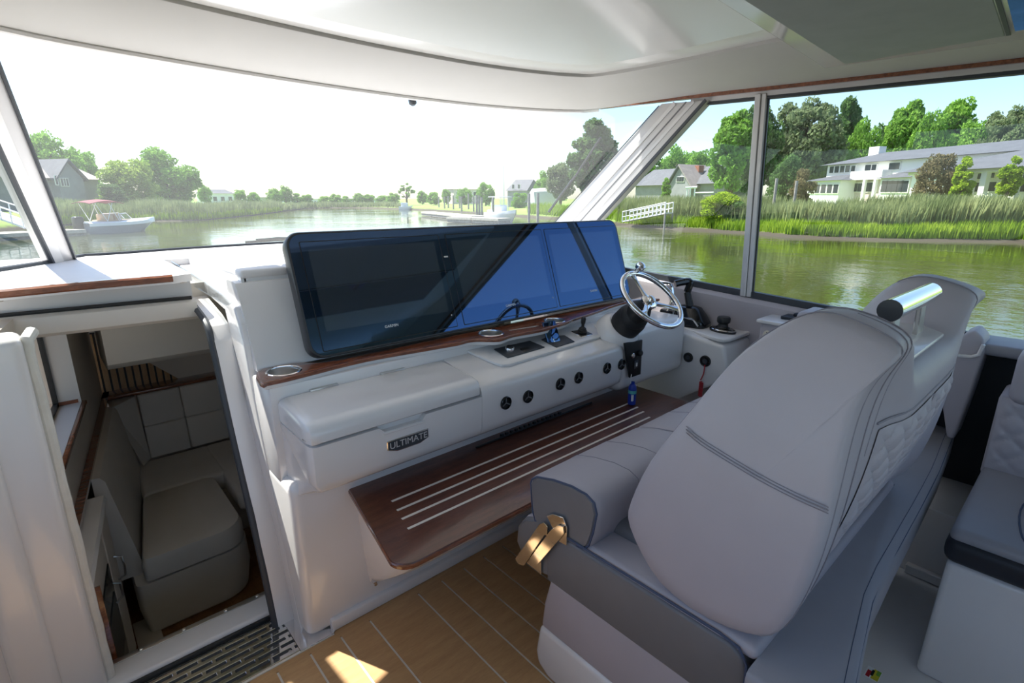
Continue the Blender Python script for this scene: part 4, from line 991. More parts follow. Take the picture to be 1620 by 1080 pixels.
# saddle (mid) outline with the same number of points
mid_ctrl = [(.385, .67), (.40, .665), (.425, .665), (.45, .67), (.47, .69), (.485, .74), (.49, .78), (.49, .82), (.485, .86), (.48, .92), (.475, .97), (.465, 1.03), (.455, 1.09), (.44, 1.15), (.42, 1.21), (.39, 1.255), (.34, 1.28), (.28, 1.275), (.235, 1.255), (.222, 1.22), (.225, 1.17), (.235, 1.11), (.255, 1.03), (.275, .96), (.30, .88), (.325, .81), (.35, .74), (.37, .69)]
_m = []
for i in range(len(mid_ctrl)):
    a_, b2_ = mid_ctrl[i], mid_ctrl[(i + 1) % len(mid_ctrl)]; _m += [a_, ((a_[0] + b2_[0]) / 2, (a_[1] + b2_[1]) / 2)]
mid_ctrl = _m
def bring(x, wing, hgt, s=1.0, smooth_n=0):
    """wing 1 = end panel outline, 0 = saddle outline"""
    r = []
    for p, (my, mz) in zip(E0, mid_ctrl):
        hi = min(1, max(0, (p.z - 1.05) / .3))
        w_ = wing * (1 - hi) + hgt * hi
        y = p.y * w_ + my * (1 - w_); z = p.z * w_ + mz * (1 - w_)
        y = cyE + (y - cyE) * s; z = czE + (z - czE) * s
        r.append(Vector((x, y, z)))
    for _ in range(smooth_n):
        r = [(r[i - 1] + r[i] * 2 + r[(i + 1) % nE]) / 4 for i in range(nE)]
    return r
def stations(mirror):
    out = []
    for dx, wg, hg, s, sh in ((0.0, 1, 1, .955, 1), (.012, 1, 1, .985, 1), (.032, 1, 1, 1.0, 1), (.06, 1, 1, 1.006, 1), (.11, .9, 1, 1.004, .75), (.17, .6, 1, 1.0, .5), (.22, .35, .92, 1, .3), (.27, .18, .62, 1, .15), (.32, .08, .22, 1, .05), (.37, .03, .04, 1, 0), (.45, 0, 0, 1, 0)):
        r = bring(0, wg, hg, s * (1.006 if dx > .05 else 1), 2 if dx < .02 else (3 if dx < .05 else 6))
        x = (X0 + dx)
        rr = [Vector((x + shear(p.z) * sh * (1 if dx < .2 else 1), p.y, p.z)) for p in r]
        if mirror: rr = [Vector((2 * XM - p.x, p.y, p.z)) for p in rr]
        out.append(rr)
    return out
A_ = stations(False); B_ = stations(True)
def capx(r, sg, base):
    c = Vector((0, cyE - .02, czE)); out = []
    for f, d in ((.04, .004), (.35, .004), (.65, .003), (.9, .0015)):
        q = []
        for p in r:
            z = c.z + (p.z - c.z) * f
            q.append(Vector((base + sg * (shear(z) - d), c.y + (p.y - c.y) * f, z)))
        out.append(q)
    return out
bk_ = MB(); bk_.loft(capx(A_[0], 1, X0) + A_ + B_[::-1] + capx(B_[0], -1, X1)[::-1])
back = bk_.build('backrest', LILAC, hs, 70)
# seams on the end panel and shoulders
def on_end(u, v, off=.004):
    p = onx(u, v, X0)
    for _ in range(12): p = onx(u, v, X0 + shear(p.z) - off * .0)
    return p + Vector((-off, 0, 0))
for o_ in (-5, 0, 5):
    MB().tube(smooth_curve([on_end(u, v + o_, .005) for u, v in ((1087, 678), (1110, 697), (1150, 722), (1200, 752), (1260, 783), (1312, 806))], 3), .0011 if o_ else .0017, 5).build('seam', THREAD, back)
r3 = A_[3]; r2 = A_[2]; r4 = A_[4]
MB().tube(smooth_curve([p + Vector((-.001, 0, 0)) for p in A_[2][30:56]], 2), .0016, 5).build('seam', THREAD, back)
MB().tube(smooth_curve([p + Vector((0, -.001, 0)) for p in A_[4][32:54]], 2), .0014, 5).build('seam', THREAD, back)
MB().tube(smooth_curve([p + Vector((0, 0, 0.001)) for p in A_[5][28:46]], 2), .0016, 5).build('seam', THREAD, back)
MB().tube(smooth_curve([p + Vector((0, 0, 0.001)) for p in B_[5][28:46]], 2), .0016, 5).build('seam', THREAD, back)
MB().tube(smooth_curve([p + Vector((-.001, 0, .001)) for p in A_[2][14:32]], 2), .0016, 5).build('seam', THREAD, back)
# quilted inset panels on the aft face
def quilt(xa, xb, za, zb, y0, name, parent, mat, nx, nz, face='y', tilt=0.0):
    per = 10; W = nx * per; Hn = nz * per; v = []; f = []
    for j in range(Hn + 1):
        for i in range(W + 1):
            a = i / per; b = j / per
            d1 = abs(((a + b) % 1.0) - .5) * 2; d2 = abs(((a - b) % 1.0) - .5) * 2
            hgt = .011 * min(1, (1 - d1) * 2.2) ** .5 * min(1, (1 - d2) * 2.2) ** .5
            e = min(1, min(i, W - i, j, Hn - j) / 3); hgt *= e
            t = j / Hn
            if face == 'y': v.append((xa + (xb - xa) * i / W, y0(t) - hgt, za + (zb - za) * t))
            else: v.append((y0(t) - hgt, xa + (xb - xa) * i / W, za + (zb - za) * t))
            if i < W and j < Hn: k = j * (W + 1) + i; f.append((k, k + 1, k + W + 2, k + W + 1))
    me = bpy.data.meshes.new(name); me.from_pydata(v, [], f)
    o = link(me, name, mat, None, 80); local(o, parent); return o
def back_y(x, z):
    xx = x if x <= XM else 2 * XM - x
    def ry(r):
        a = r[40:] + r[:1]
        for p, q in zip(a[:-1], a[1:]):
            if (p.z - z) * (q.z - z) <= 0 and abs(p.z - q.z) > 1e-6: return p.y + (q.y - p.y) * (z - p.z) / (q.z - p.z)
        return a[0].y if z > a[0].z else a[-1].y
    st = [(r[46].x, ry(r)) for r in A_[3:]]
    if xx <= st[0][0]: return st[0][1]
    for (xa, ya), (xb, yb) in zip(st[:-1], st[1:]):
        if xa <= xx <= xb: return ya + (yb - ya) * (xx - xa) / max(xb - xa, 1e-6)
    return st[-1][1]
def quilt_back(xa, xb, za, zb, nx, nz):
    per = 10; W = nx * per; Hn = nz * per; v = []; f = []
    for j in range(Hn + 1):
        for i in range(W + 1):
            a = i / per; b = j / per; d1 = abs(((a + b) % 1.0) - .5) * 2; d2 = abs(((a - b) % 1.0) - .5) * 2
            hgt = .012 * min(1, (1 - d1) * 2.2) ** .5 * min(1, (1 - d2) * 2.2) ** .5 * min(1, min(i, W - i, j, Hn - j) / 3)
            x = xa + (xb - xa) * i / W; z = za + (zb - za) * j / Hn
            v.append((x, back_y(x, z) - .0025 - hgt, z))
            if i < W and j < Hn: k = j * (W + 1) + i; f.append((k, k + 1, k + W + 2, k + W + 1))
    me = bpy.data.meshes.new('quilted_panel'); me.from_pydata(v, [], f); o = link(me, 'quilted_panel', LILAC, None, 80); local(o, hs)
quilt_back(X0 + .22, XM - .012, .74, 1.16, 4, 5)
quilt_back(XM + .012, X1 - .22, .74, 1.16, 4, 5)
for xa, xb in ((X0 + .2, XM), (XM, X1 - .2)):
    MB().tube([Vector((x, back_y(x, 1.18) - .001, 1.18)) for x in np.linspace(xa, xb, 8)], .0025, 6).build('panel_piping', THREAD, hs)
MB().tube([Vector((XM, back_y(XM, z) - .001, z)) for z in (.74, .85, .95, 1.05, 1.16)], .0025, 6).build('panel_piping', THREAD, hs)
# handrail in the saddle
HA, HB = onz(1408, 491, 1.40), onz(1472, 462, 1.40)
hr = MB(); d = (HB - HA).normalized()
hr.tube([HA - d * .0, HA + d * .001, HB], .026, 20); hro = hr.build('grab_rail', CHROME, hs)
MB().lathe([(.0262, 0), (.0262, .003), (0, .004)], frame(HA, -d), 20).build('rail_end_cap', HOUSING, hro)
for f in (.16, .82):
    p = HA.lerp(HB, f); MB().prism([p + Vector((-.03, -.006, -.02)), p + Vector((.02, -.006, -.02)), p + Vector((.05, -.006, -.125)), p + Vector((-.02, -.006, -.125))], (0, .012, 0), .003, 1).build('rail_bracket', STEEL, hro)
pc = HA.lerp(HB, .5)
MB().prism([Vector((pc.x - .26, pc.y - .05, 1.277)), Vector((pc.x + .20, pc.y - .05, 1.277)), Vector((pc.x + .24, pc.y + .0, 1.283)), Vector((pc.x + .22, pc.y + .06, 1.287)), Vector((pc.x - .22, pc.y + .06, 1.287))], (0, 0, .012), .004, 2).build('rail_plate', GEL, hro)

# ================================================================ aft-facing bench behind the helm seat
bn = thing('aft_bench', 'long blue grey bench pad behind the helm seat back', 'bench', (2.0, 0.3, 0))
BZ = .60
e_px = [(1352, 1025), (1384, 954), (1425, 868), (1460, 803), (1490, 743), (1503, 708)]
ed = [onz(u, v, BZ) for u, v in e_px]
port = onz(1163, 1052, BZ)
pa = Vector((port.x + .03, .165, BZ))
bo_ = [Vector((port.x, .362, BZ)), Vector((port.x, .20, BZ)), Vector((port.x + .015, .175, BZ)), Vector((port.x + .05, .162, BZ))] + ed[1:] + [Vector((3.02, .30, BZ)), Vector((3.08, .33, BZ)), Vector((3.10, .40, BZ)), Vector((2.6, .42, BZ)), Vector((2.285, .42, BZ)), Vector((2.28, .362, BZ)), Vector((1.8, .362, BZ))]
def ringz(pts, z, s):
    c = Vector((2.1, .3, 0)); return [Vector((p.x + (.5 if p.x < c.x else -.5) * 2 * s * min(1, abs(p.x - c.x)), p.y + (s if p.y < .32 else 0), z)) for p in pts]
cu = MB(); cu.loft([ringz(bo_, BZ - .12, .004), ringz(bo_, BZ - .10, 0), ringz(bo_, BZ - .02, 0), ringz(bo_, BZ - .006, .004), ringz(bo_, BZ, .014)])
cu.build('bench_cushion', SLATE, bn, 50)
MB().tube(smooth_curve([p + Vector((0, 0, -.006)) for p in ringz(bo_, BZ, .006)[1:12]], 2), .0018, 5).build('piping', THREADB, bn)
MB().tube(smooth_curve([p + Vector((0, 0, .0)) for p in ringz(bo_, BZ, .03)[2:12]], 2), .0010, 5).build('seam', THREADB, bn)
bb_ = MB(); b2 = [Vector((min(2.66, p.x + (.012 if p.x < 1.5 else 0)), p.y + (.03 if p.y < .32 else 0), 0)) for p in bo_]
bb_.loft([[Vector((p.x, p.y + .05 * (p.y < .34), 0)) for p in b2], [Vector((p.x, p.y, BZ - .14)) for p in b2], [Vector((p.x, p.y, BZ - .119)) for p in b2]])
bb_.build('bench_base', GEL, bn)
pp = [Vector((port.x - .003, .205, BZ - .10)), Vector((port.x - .003, .352, BZ - .10)), Vector((port.x - .003, .352, BZ - .025)), Vector((port.x - .003, .205, BZ - .025))]
MB().prism(pp, (-.003, 0, 0), .002, 1).build('grey_end_panel', DGREY, bn)
# starboard end block of the bench with a white rail
eb = thing('bench_arm', 'lilac grey padded bench arm with a white rail at the starboard side', 'arm rest', (3.03, .33, 0.6))
a0 = [onx(u, v, 2.95) for u, v in ((1505, 575), (1511, 545), (1525, 528), (1542, 522), (1556, 535), (1558, 556), (1537, 620), (1517, 662), (1503, 668), (1490, 640))]
a0[-2].z = a0[-3].z = .595
MB().prism(a0, (.165, 0, 0), .02, 4).build('arm_block', LILAC, eb)
rl2 = [onx(u, v, 2.942) for u, v in ((1515, 562), (1536, 564), (1548, 561), (1556, 545))]
MB().tube(rl2, .008, 8).build('white_rail', GEL, eb)

# ================================================================ starboard lounge
lo = thing('side_lounge', 'grey quilted lounge seat on a white base aft of the bench', 'lounge', (2.6, -0.4, 0))
LX = 2.10
p_b = onz(1443, 1041, 0); LY = .165
MB().prism([Vector((LX, y, z)) for y, z in ((LY, 0.0), (LY - .01, .475), (-1.34, .475), (-1.34, 0.0))], (.9, 0, 0), .02, 3).build('base', GEL, lo)
MB().box((LX - .018, 3.0), (-1.34, LY + .005), (.475, .57), .035, 4).build('cushion_side', NAVY, lo)
MB().box((LX - .006, 2.75), (-1.34, LY), (.545, .60), .03, 4).build('seat_cushion', SLATE, lo)
MB().tube(smooth_curve([(LX + .0, -.06, .598), (LX + .1, .0, .602), (LX + .35, .02, .602), (LX + .6, -.05, .602)], 5), .003, 5).build('seam', THREADB, lo)
MB().box((2.735, 2.95), (-1.34, .17), (.55, .905), .02, 3).build('back_frame', LILAC, lo)
quilt(-1.3, .16, .60, .90, lambda t: 2.715 + .015 * t, 'quilted_back', lo, LILAC, 14, 3, 'x')
MB().box((2.69, 2.86), (-1.34, .145), (.885, 1.10), .04, 4).build('head_bolster', LILAC, lo)
# dark side panel and white liner between bench and lounge
dp = struct(MB().box((3.105, 3.16), (-1.36, .47), (.30, 1.03), .01, 2).build('wall_side_panel', DARKPAN), 'dark side panel beside the lounge')
MB().box((2.72, 3.14), (.166, .46), (0.0, .34), .01, 2).build('white_liner', GEL, dp)
MB().box((2.69, 2.722), (.19, .33), (0.005, .05), .004, 1).build('liner_cleat', GEL, dp)
MB().box((2.96, 3.20), (-1.34, .30), (1.0, 1.05), .02, 3).build('coaming_pad', SLATE, dp)
# printed sticker on the sole
sk = thing('warning_sticker', 'small red, yellow and green sticker on the white sole by the bench', 'sticker', onz(1381, 1066, 0.004))
c = onz(1381, 1066, 0.0035)
MB().box((c.x - .028, c.x + .03), (c.y - .022, c.y + .022), (.0032, .0042)).build('backing', WHITEP, sk, None)
MB().box((c.x - .026, c.x + .028), (c.y - .020, c.y + .002), (.0042, .0047)).build('yellow_field', YELLOWP, sk, None)
MB().box((c.x + .002, c.x + .028), (c.y - .020, c.y - .008), (.0047, .0051)).build('green_field', GREENP, sk, None)
MB().box((c.x - .026, c.x + .01), (c.y + .006, c.y + .018), (.0042, .0049)).build('red_field', REDP, sk, None)
o = link(text_mesh('STOP', .016, Matrix.Translation((c.x + .004, c.y + .004, .0052)) @ Matrix.Rotation(math.radians(-60), 4, 'Z'), .0002), 'lettering', BLACK) if False else MB().box((c.x - .012, c.x + .02), (c.y - .002, c.y + .006), (.0044, .0054)).build('black_band', BLACK, sk, None)
# ================================================================ outside: creek, banks, houses, trees, boats
WZ = -1.0
def zat(u, v, D):
    """height of image point (u,v) at horizontal distance D"""
    d = ray(u, v); return EYE + d[2] * D / math.hypot(d[0], d[1])
def at(u, D, z=0.0):
    h = heading(u); return Vector((h.x * D, h.y * D, z))
def pxm(u, D):
    """metres per pixel across at distance D"""
    return D * math.cos(math.atan((u - 810) / 859.0)) / 859.0 / math.cos(math.atan((u - 810) / 859.0)) ** 0 

def foliage_mat(name, dark, light, trans=0.42, sc=0.6):
    m = bpy.data.materials.new(name); m.use_nodes = True; nt = m.node_tree; nt.nodes.clear(); MATS[name] = m
    o = nt.nodes.new('ShaderNodeOutputMaterial'); d = nt.nodes.new('ShaderNodeBsdfDiffuse'); t = nt.nodes.new('ShaderNodeBsdfTranslucent'); x = nt.nodes.new('ShaderNodeMixShader')
    x.inputs[0].default_value = trans
    v = texco(nt); f = noise(nt, v, sc, 5, .7)
    c = ramp(nt, f, [(0.35, dark), (0.65, light)])
    nt.links.new(c, d.inputs[0]); nt.links.new(c, t.inputs[0])
    nt.links.new(d.outputs[0], x.inputs[1]); nt.links.new(t.outputs[0], x.inputs[2]); nt.links.new(x.outputs[0], o.inputs[0]); return m
LEAF = foliage_mat('leaf_green', (0.106, 0.232, 0.043), (0.310, 0.524, 0.098))
LEAFD = foliage_mat('leaf_dark_green', (0.053, 0.112, 0.038), (0.150, 0.255, 0.083))
LEAFG = foliage_mat('leaf_grey_green', (0.119, 0.161, 0.077), (0.280, 0.350, 0.182))
LEAFY = foliage_mat('leaf_yellow_green', (0.175, 0.300, 0.019), (0.400, 0.525, 0.050))
LEAFB = foliage_mat('leaf_bronze', (0.143, 0.117, 0.065), (0.286, 0.247, 0.130))
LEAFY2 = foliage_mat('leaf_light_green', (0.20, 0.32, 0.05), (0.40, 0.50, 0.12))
LEAFH = LEAF
REED = foliage_mat('reed_green', (0.172, 0.230, 0.086), (0.391, 0.437, 0.207), .3, .35)
SEDGE = foliage_mat('marsh_grass_green', (0.210, 0.347, 0.021), (0.399, 0.525, 0.063), .35, .4)
FLOWER = plain('cream_blossom', (0.75, 0.78, 0.60), .8, var=.1, vscale=3)
BARK = plain('tree_bark', (0.10, 0.075, 0.055), .9, var=.25, vscale=3)
HWALL = plain('house_white_clapboard', (0.82, 0.80, 0.77), .7, var=.03, vscale=.8)
HGREY = plain('house_grey_shingle', (0.27, 0.27, 0.29), .8, var=.1, vscale=1)
HPINK = plain('house_pale_stucco', (0.66, 0.56, 0.52), .8, var=.05, vscale=1)
HROOF = plain('slate_roof', (0.085, 0.09, 0.105), .7, var=.15, vscale=1.2)
HROOFL = plain('weathered_roof', (0.30, 0.26, 0.25), .8, var=.15, vscale=1.2)
HBRICK = plain('chimney_brick', (0.33, 0.13, 0.08), .85, var=.2, vscale=5)
HGLASS = plain('dark_window_pane', (0.04, 0.05, 0.06), .08, spec=.8, var=.05)
PILE = plain('grey_timber_pile', (0.30, 0.28, 0.26), .85, var=.25, vscale=4)
DOCKW = plain('weathered_dock_timber', (0.50, 0.46, 0.40), .8, var=.15, vscale=4)
ALUW = plain('white_aluminium', (0.75, 0.76, 0.77), .4, var=.03)
BHULL = plain('boat_white_gelcoat', (0.82, 0.83, 0.84), .2, coat=.4, var=.02)
BHULLD = plain('boat_grey_hull', (0.32, 0.34, 0.38), .25, coat=.3, var=.04)
BURG = plain('burgundy_canvas', (0.20, 0.035, 0.05), .8, var=.08)
TAN = plain('tan_upholstery', (0.55, 0.38, 0.24), .6, var=.05)
TARP = plain('white_shrink_wrap', (0.80, 0.80, 0.80), .5, var=.03)

# ---- water
wm, nt, b = newmat('creek_water')
b.inputs['Base Color'].default_value = (0.055, 0.065, 0.018, 1); b.inputs['Roughness'].default_value = 0.03
b.inputs['IOR'].default_value = 1.33; b.inputs['Specular IOR Level'].default_value = 0.6
v = texco(nt, (1, 1, 1)); n1 = noise(nt, v, 0.7, 3, .5); n2 = noise(nt, v, 3.5, 3, .5); n3 = noise(nt, v, .06, 2, .5)
ad = nt.nodes.new('ShaderNodeMath'); ad.operation = 'MULTIPLY_ADD'; ad.inputs[1].default_value = .35
nt.links.new(n2, ad.inputs[0]); nt.links.new(n1, ad.inputs[2])
mu = nt.nodes.new('ShaderNodeMath'); mu.operation = 'MULTIPLY'
nt.links.new(ad.outputs[0], mu.inputs[0]); nt.links.new(ramp(nt, n3, [(.42, (.25, .25, .25)), (.62, (1, 1, 1))]), mu.inputs[1])
bump(nt, b, mu.outputs[0], .30, .16)
wt_ = MB(); S = 600
wt_.poly([(-S, -S, WZ), (S, -S, WZ), (S, S, WZ), (-S, S, WZ)])
wo_ = wt_.build('creek_water', wm, None, None); wo_['kind'] = 'stuff'; tag(wo_, 'calm green tidal creek water around the boat', 'water')

# ---- banks: one ground sheet behind the shoreline
shore_px = [(2600, 470), (2100, 410), (1800, 392), (1700, 388), (1620, 385), (1500, 383), (1400, 381), (1300, 378), (1250, 376), (1200, 371), (1150, 368), (1100, 365), (1050, 362), (1010, 359), (960, 354), (900, 348), (840, 344), (780, 339), (720, 335.5), (680, 333), (640, 331), (600, 329.5), (560, 329), (520, 329), (480, 330), (440, 335), (400, 340), (360, 344), (320, 348), (280, 349.5), (240, 350), (200, 350.5), (160, 352), (100, 356), (40, 361), (-40, 370), (-150, 385), (-300, 410)]
def hdg(u):
    a = HEAD + math.atan((u - 810) / math.hypot(FPX, 225)); return a
def shore_d(u):
    us = [p[0] for p in shore_px]
    for (u1, v1), (u0, v0) in zip(shore_px[:-1], shore_px[1:]):
        if u0 <= u <= u1:
            v = v0 + (v1 - v0) * (u - u0) / (u1 - u0); p = onz(u, v, WZ); return math.hypot(p.x, p.y)
    return 60
rings = []
for du_, z_ in ((-1.2, WZ - .35), (0, WZ + .02), (1.2, WZ + .40), (2.5, WZ + .55), (6, WZ + .75), (14, -.05), (40, .35), (160, 1.2), (400, 2.0)):
    rr = []
    for u, v in shore_px:
        D = shore_d(u) + du_ * (1 + .25 * math.sin(u * .05)) ; p = at(u, D, z_); rr.append(p)
    rings.append(rr)
gm, nt, b = newmat('bank_ground')
v = texco(nt); sx = nt.nodes.new('ShaderNodeSeparateXYZ'); nt.links.new(v, sx.inputs[0])
nz = noise(nt, v, 1.2, 5); mm = nt.nodes.new('ShaderNodeMath'); mm.operation = 'MULTIPLY_ADD'; mm.inputs[1].default_value = .5
nt.links.new(nz, mm.inputs[0]); nt.links.new(sx.outputs[2], mm.inputs[2])
nt.links.new(ramp(nt, mm.outputs[0], [(0.0, (.055, .045, .032)), (.12, (.06, .052, .03)), (.3, (.16, .24, .04)), (1.0, (.20, .32, .06))]), b.inputs['Base Color']); b.inputs['Roughness'].default_value = .95
# shift: z -1 .. 0.2 onto 0..1
mm.inputs[1].default_value = .35
ofs = nt.nodes.new('ShaderNodeMath'); ofs.operation = 'ADD'; ofs.inputs[1].default_value = .72
nt.links.new(mm.outputs[0], ofs.inputs[0])
rp_ = [n for n in nt.nodes if n.type == 'VALTORGB'][-1]; nt.links.new(ofs.outputs[0], rp_.inputs[0])
gb = MB(); gb.loft(rings, closed=False, cap=False)
struct(gb.build('ground', gm, None, 60), 'muddy grass banks of the creek')

# ---- reeds and marsh grass
def blades(name, n, urange, dmin, dmax, h0, h1, w, mat, label, seed, zb=None, power=1.0):
    r = np.random.default_rng(seed); V = np.zeros((n * 4, 3)); 
    us = r.uniform(urange[0], urange[1], n)
    # even density along the shore: sample by angle
    ds = dmin + (dmax - dmin) * r.random(n) ** power
    for i in range(n):
        u = us[i]; D = SD[int((u - UMIN) / 4)] + ds[i]
        a = hdg(u); x, y = math.sin(a) * D, math.cos(a) * D
        k = ds[i]; z = WZ + (.40 if k > 1.2 else .02 + .32 * max(k, 0)) + max(0, min(1, (k - 2.5) / 12)) * .5 - .05
        nzv = .5 + .5 * math.sin(x * .55 + 1.3 * math.sin(y * .31)) 
        h = (h0 + (h1 - h0) * r.random()) * (.82 + .28 * nzv)
        t = r.uniform(0, math.pi); dx, dy = math.cos(t) * w / 2, math.sin(t) * w / 2
        lx, ly = r.normal(0, .10) * h, r.normal(0, .10) * h
        V[i * 4] = (x - dx, y - dy, z); V[i * 4 + 1] = (x + dx, y + dy, z)
        V[i * 4 + 2] = (x + dx * .8 + lx * .45, y + dy * .8 + ly * .45, z + h * .62); V[i * 4 + 3] = (x + lx, y + ly, z + h)
    F = [(4 * i, 4 * i + 1, 4 * i + 2) for i in range(n)] + [(4 * i, 4 * i + 2, 4 * i + 3) for i in range(n)]
    me = bpy.data.meshes.new(name); me.from_pydata(V.tolist(), [], F)
    o = link(me, name, mat); o['kind'] = 'stuff'; tag(o, label, 'reeds' if 'reed' in name else 'grass'); return o
UMIN = -300
SD = [shore_d(UMIN + 4 * k) for k in range(int((2600 - UMIN) / 4) + 1)]
blades('reed_bed', 42000, (975, 1800), 1.6, 8.0, 1.7, 2.5, .075, REED, 'tall grey-green reeds along the starboard bank', 1)
blades('marsh_grass', 24000, (975, 1800), .5, 2.6, .55, 1.05, .07, SEDGE, 'short bright green marsh grass at the foot of the starboard reeds', 2)
blades('reed_bed', 9000, (835, 985), 1.0, 9.0, .9, 1.7, .10, SEDGE, 'green reeds on the bank beside the far docks', 3)
blades('reed_bed', 16000, (60, 445), .8, 12.0, 1.1, 2.2, .13, REED, 'pale green reeds on the port bank behind the moored runabout', 4)
blades('marsh_grass', 9000, (60, 445), .3, 3.0, .5, 1.0, .12, SEDGE, 'bright marsh grass at the foot of the port bank reeds', 5)
blades('reed_bed', 6000, (440, 640), .5, 10.0, .8, 1.6, .3, REED, 'distant low reeds on the far shore', 6)

# ---- trees
def leaf_mesh(name, blobs, n, size, seed, mat):
    r = np.random.default_rng(seed)
    B = np.array(blobs); wts = B[:, 3] ** 2 * B[:, 4]; wts /= wts.sum()
    P = B[r.choice(len(B), n, p=wts)]
    d = r.normal(size=(n, 3)); d /= np.linalg.norm(d, axis=1)[:, None]; q = r.uniform(.25, 1.0, n) ** .45
    c = P[:, :3] + d * np.stack([P[:, 3], P[:, 3], P[:, 4]], 1) * q[:, None]
    a = r.normal(size=(n, 3)); a /= np.linalg.norm(a, axis=1)[:, None]
    b = np.cross(a, r.normal(size=(n, 3))); b /= np.linalg.norm(b, axis=1)[:, None]
    sz_ = (size * r.uniform(.55, 1.45, n))[:, None]
    V = np.stack([c - a * sz_, c + b * sz_ * .6, c + a * sz_, c - b * sz_ * .6], 1).reshape(-1, 3)
    me = bpy.data.meshes.new(name); me.from_pydata(V.tolist(), [], [(4 * k, 4 * k + 1, 4 * k + 2, 4 * k + 3) for k in range(n)]); me.materials.append(mat); return me
def trunk_mesh(name, blobs, h, r0):
    m = MB(); m.tube([(0, 0, -1), (.02 * h, 0, h * .3), (0, .02 * h, h * .62), (0, 0, h * .8)], [r0 * 1.2, r0, r0 * .6, r0 * .2], 7)
    for b in blobs[::6]:
        m.tube([(0, 0, h * .3), (b[0] * .5, b[1] * .5, (h * .3 + b[2]) / 2 + .3), (b[0], b[1], b[2])], [r0 * .5, r0 * .3, r0 * .08], 5)
    me = bpy.data.meshes.new(name); m.bm.to_mesh(me); m.bm.free(); me.materials.append(BARK); me.shade_smooth(); return me
def blobs_for(kind, seed):
    """lumps of a crown; unit tree: 10 high"""
    r = random.Random(seed); out = []
    def ell(n, cz, rx, rz, r0, r1, taper=0.0, fill=.35):
        for k in range(n):
            while True:
                x, y, z = r.uniform(-1, 1), r.uniform(-1, 1), r.uniform(-1, 1); m = math.sqrt(x * x + y * y + z * z)
                if .05 < m < 1: break
            q = (r.uniform(fill, 1.0) ** .5) / m * (1 if True else 0); x, y, z = x * q, y * q, z * q
            w = 1 - taper * (z + 1) / 2; rr = r.uniform(r0, r1)
            out.append((x * rx * w * .86, y * rx * w * .86, cz + z * rz * .88, rr, rr * r.uniform(.65, .95)))
    if kind == 'round': ell(70, 5.5, 3.9, 4.5, .65, 1.25, .15)
    if kind == 'tall': ell(66, 5.8, 3.0, 4.2, .5, 1.05, .45)
    if kind == 'bush': ell(40, 4.6, 4.0, 4.8, .9, 1.6, .25)
    if kind == 'column': ell(34, 6.0, 1.7, 3.9, .45, .9, .3)
    if kind == 'sparse': ell(34, 6.4, 3.9, 3.4, .25, .6, .2, .1)
    return out
PROTO = {}
def proto(kind, mat, seed, n):
    key = (kind, mat.name, seed)
    if key not in PROTO:
        bl = blobs_for(kind, seed); PROTO[key] = (leaf_mesh('foliage_' + kind, bl, int(n * 1.7), .21 if kind != 'sparse' else .17, seed, mat), trunk_mesh('trunk_' + kind, bl, 10, .32 if kind != 'bush' else .12))
    return PROTO[key]
WID = {'round': 8.6, 'tall': 6.4, 'bush': 8.6, 'column': 4.2, 'sparse': 8.4}
def tree(name, label, kind, mat, u, vtop, wpx, D, base=None, seed=1, n=5200, cat='tree', group=None, zrot=None):
    gz = base if base is not None else .2
    h = zat(u, vtop, D) - gz; w = wpx * D / math.hypot(859, 0) * math.cos(math.atan((u - 810) / 859.0))
    fo_, tk = proto(kind, mat, seed, n)
    e = thing(name, label, cat, at(u, D, gz), group)
    e.rotation_euler.z = zrot if zrot is not None else (u * 1.7) % 6.28
    sc = (w / WID[kind], w / WID[kind], h / 10.0); e.scale = sc
    for nm, me in (('foliage', fo_), ('trunk', tk)):
        o = bpy.data.objects.new(nm, me); COL.objects.link(o); o.parent = e
    return e
G1 = 'trees behind the white house'
T = tree
# starboard bank
T('willow_tree', 'tall feathery tree on the bank beside the windshield pillar', 'tall', LEAFD, 938, 186, 96, 77, seed=2, n=6500)
T('deciduous_tree', 'pale rounded tree left of the tall feathery bank tree', 'round', LEAFG, 886, 252, 62, 88, seed=3)
T('deciduous_tree', 'lower pale tree beside the covered boat', 'round', LEAF, 862, 268, 40, 104, seed=1)
for i, (u, vt, w, D, mt, kd, sd) in enumerate([(1030, 232, 62, 112, LEAF, 'round', 4), (1068, 226, 66, 122, LEAF, 'round', 1), (1105, 232, 60, 110, LEAF, 'round', 5)]):
    T('deciduous_tree', 'green tree in the line behind the grey gabled house', kd, mt, u, vt, w, D, seed=sd, group='trees behind the grey gabled house')
T('deciduous_tree', 'tall bright green tree rising beside the window mullion', 'tall', LEAF, 1152, 166, 84, 78, seed=6, n=6500)
T('deciduous_tree', 'green tree overlapping the mullion, darker and broader', 'round', LEAFD, 1192, 150, 80, 84, seed=4, n=6000)
T('deciduous_tree', 'broad grey-green tree standing left of the white house', 'round', LEAFG, 1262, 146, 120, 93, seed=7, n=8000)
T('deciduous_tree', 'dark low tree at the left end of the white house', 'bush', LEAFD, 1242, 238, 62, 64, seed=8)
T('deciduous_tree', 'brownish shrub tree beside the left end of the white house', 'bush', LEAFB, 1268, 262, 44, 60, seed=9, cat='tree')
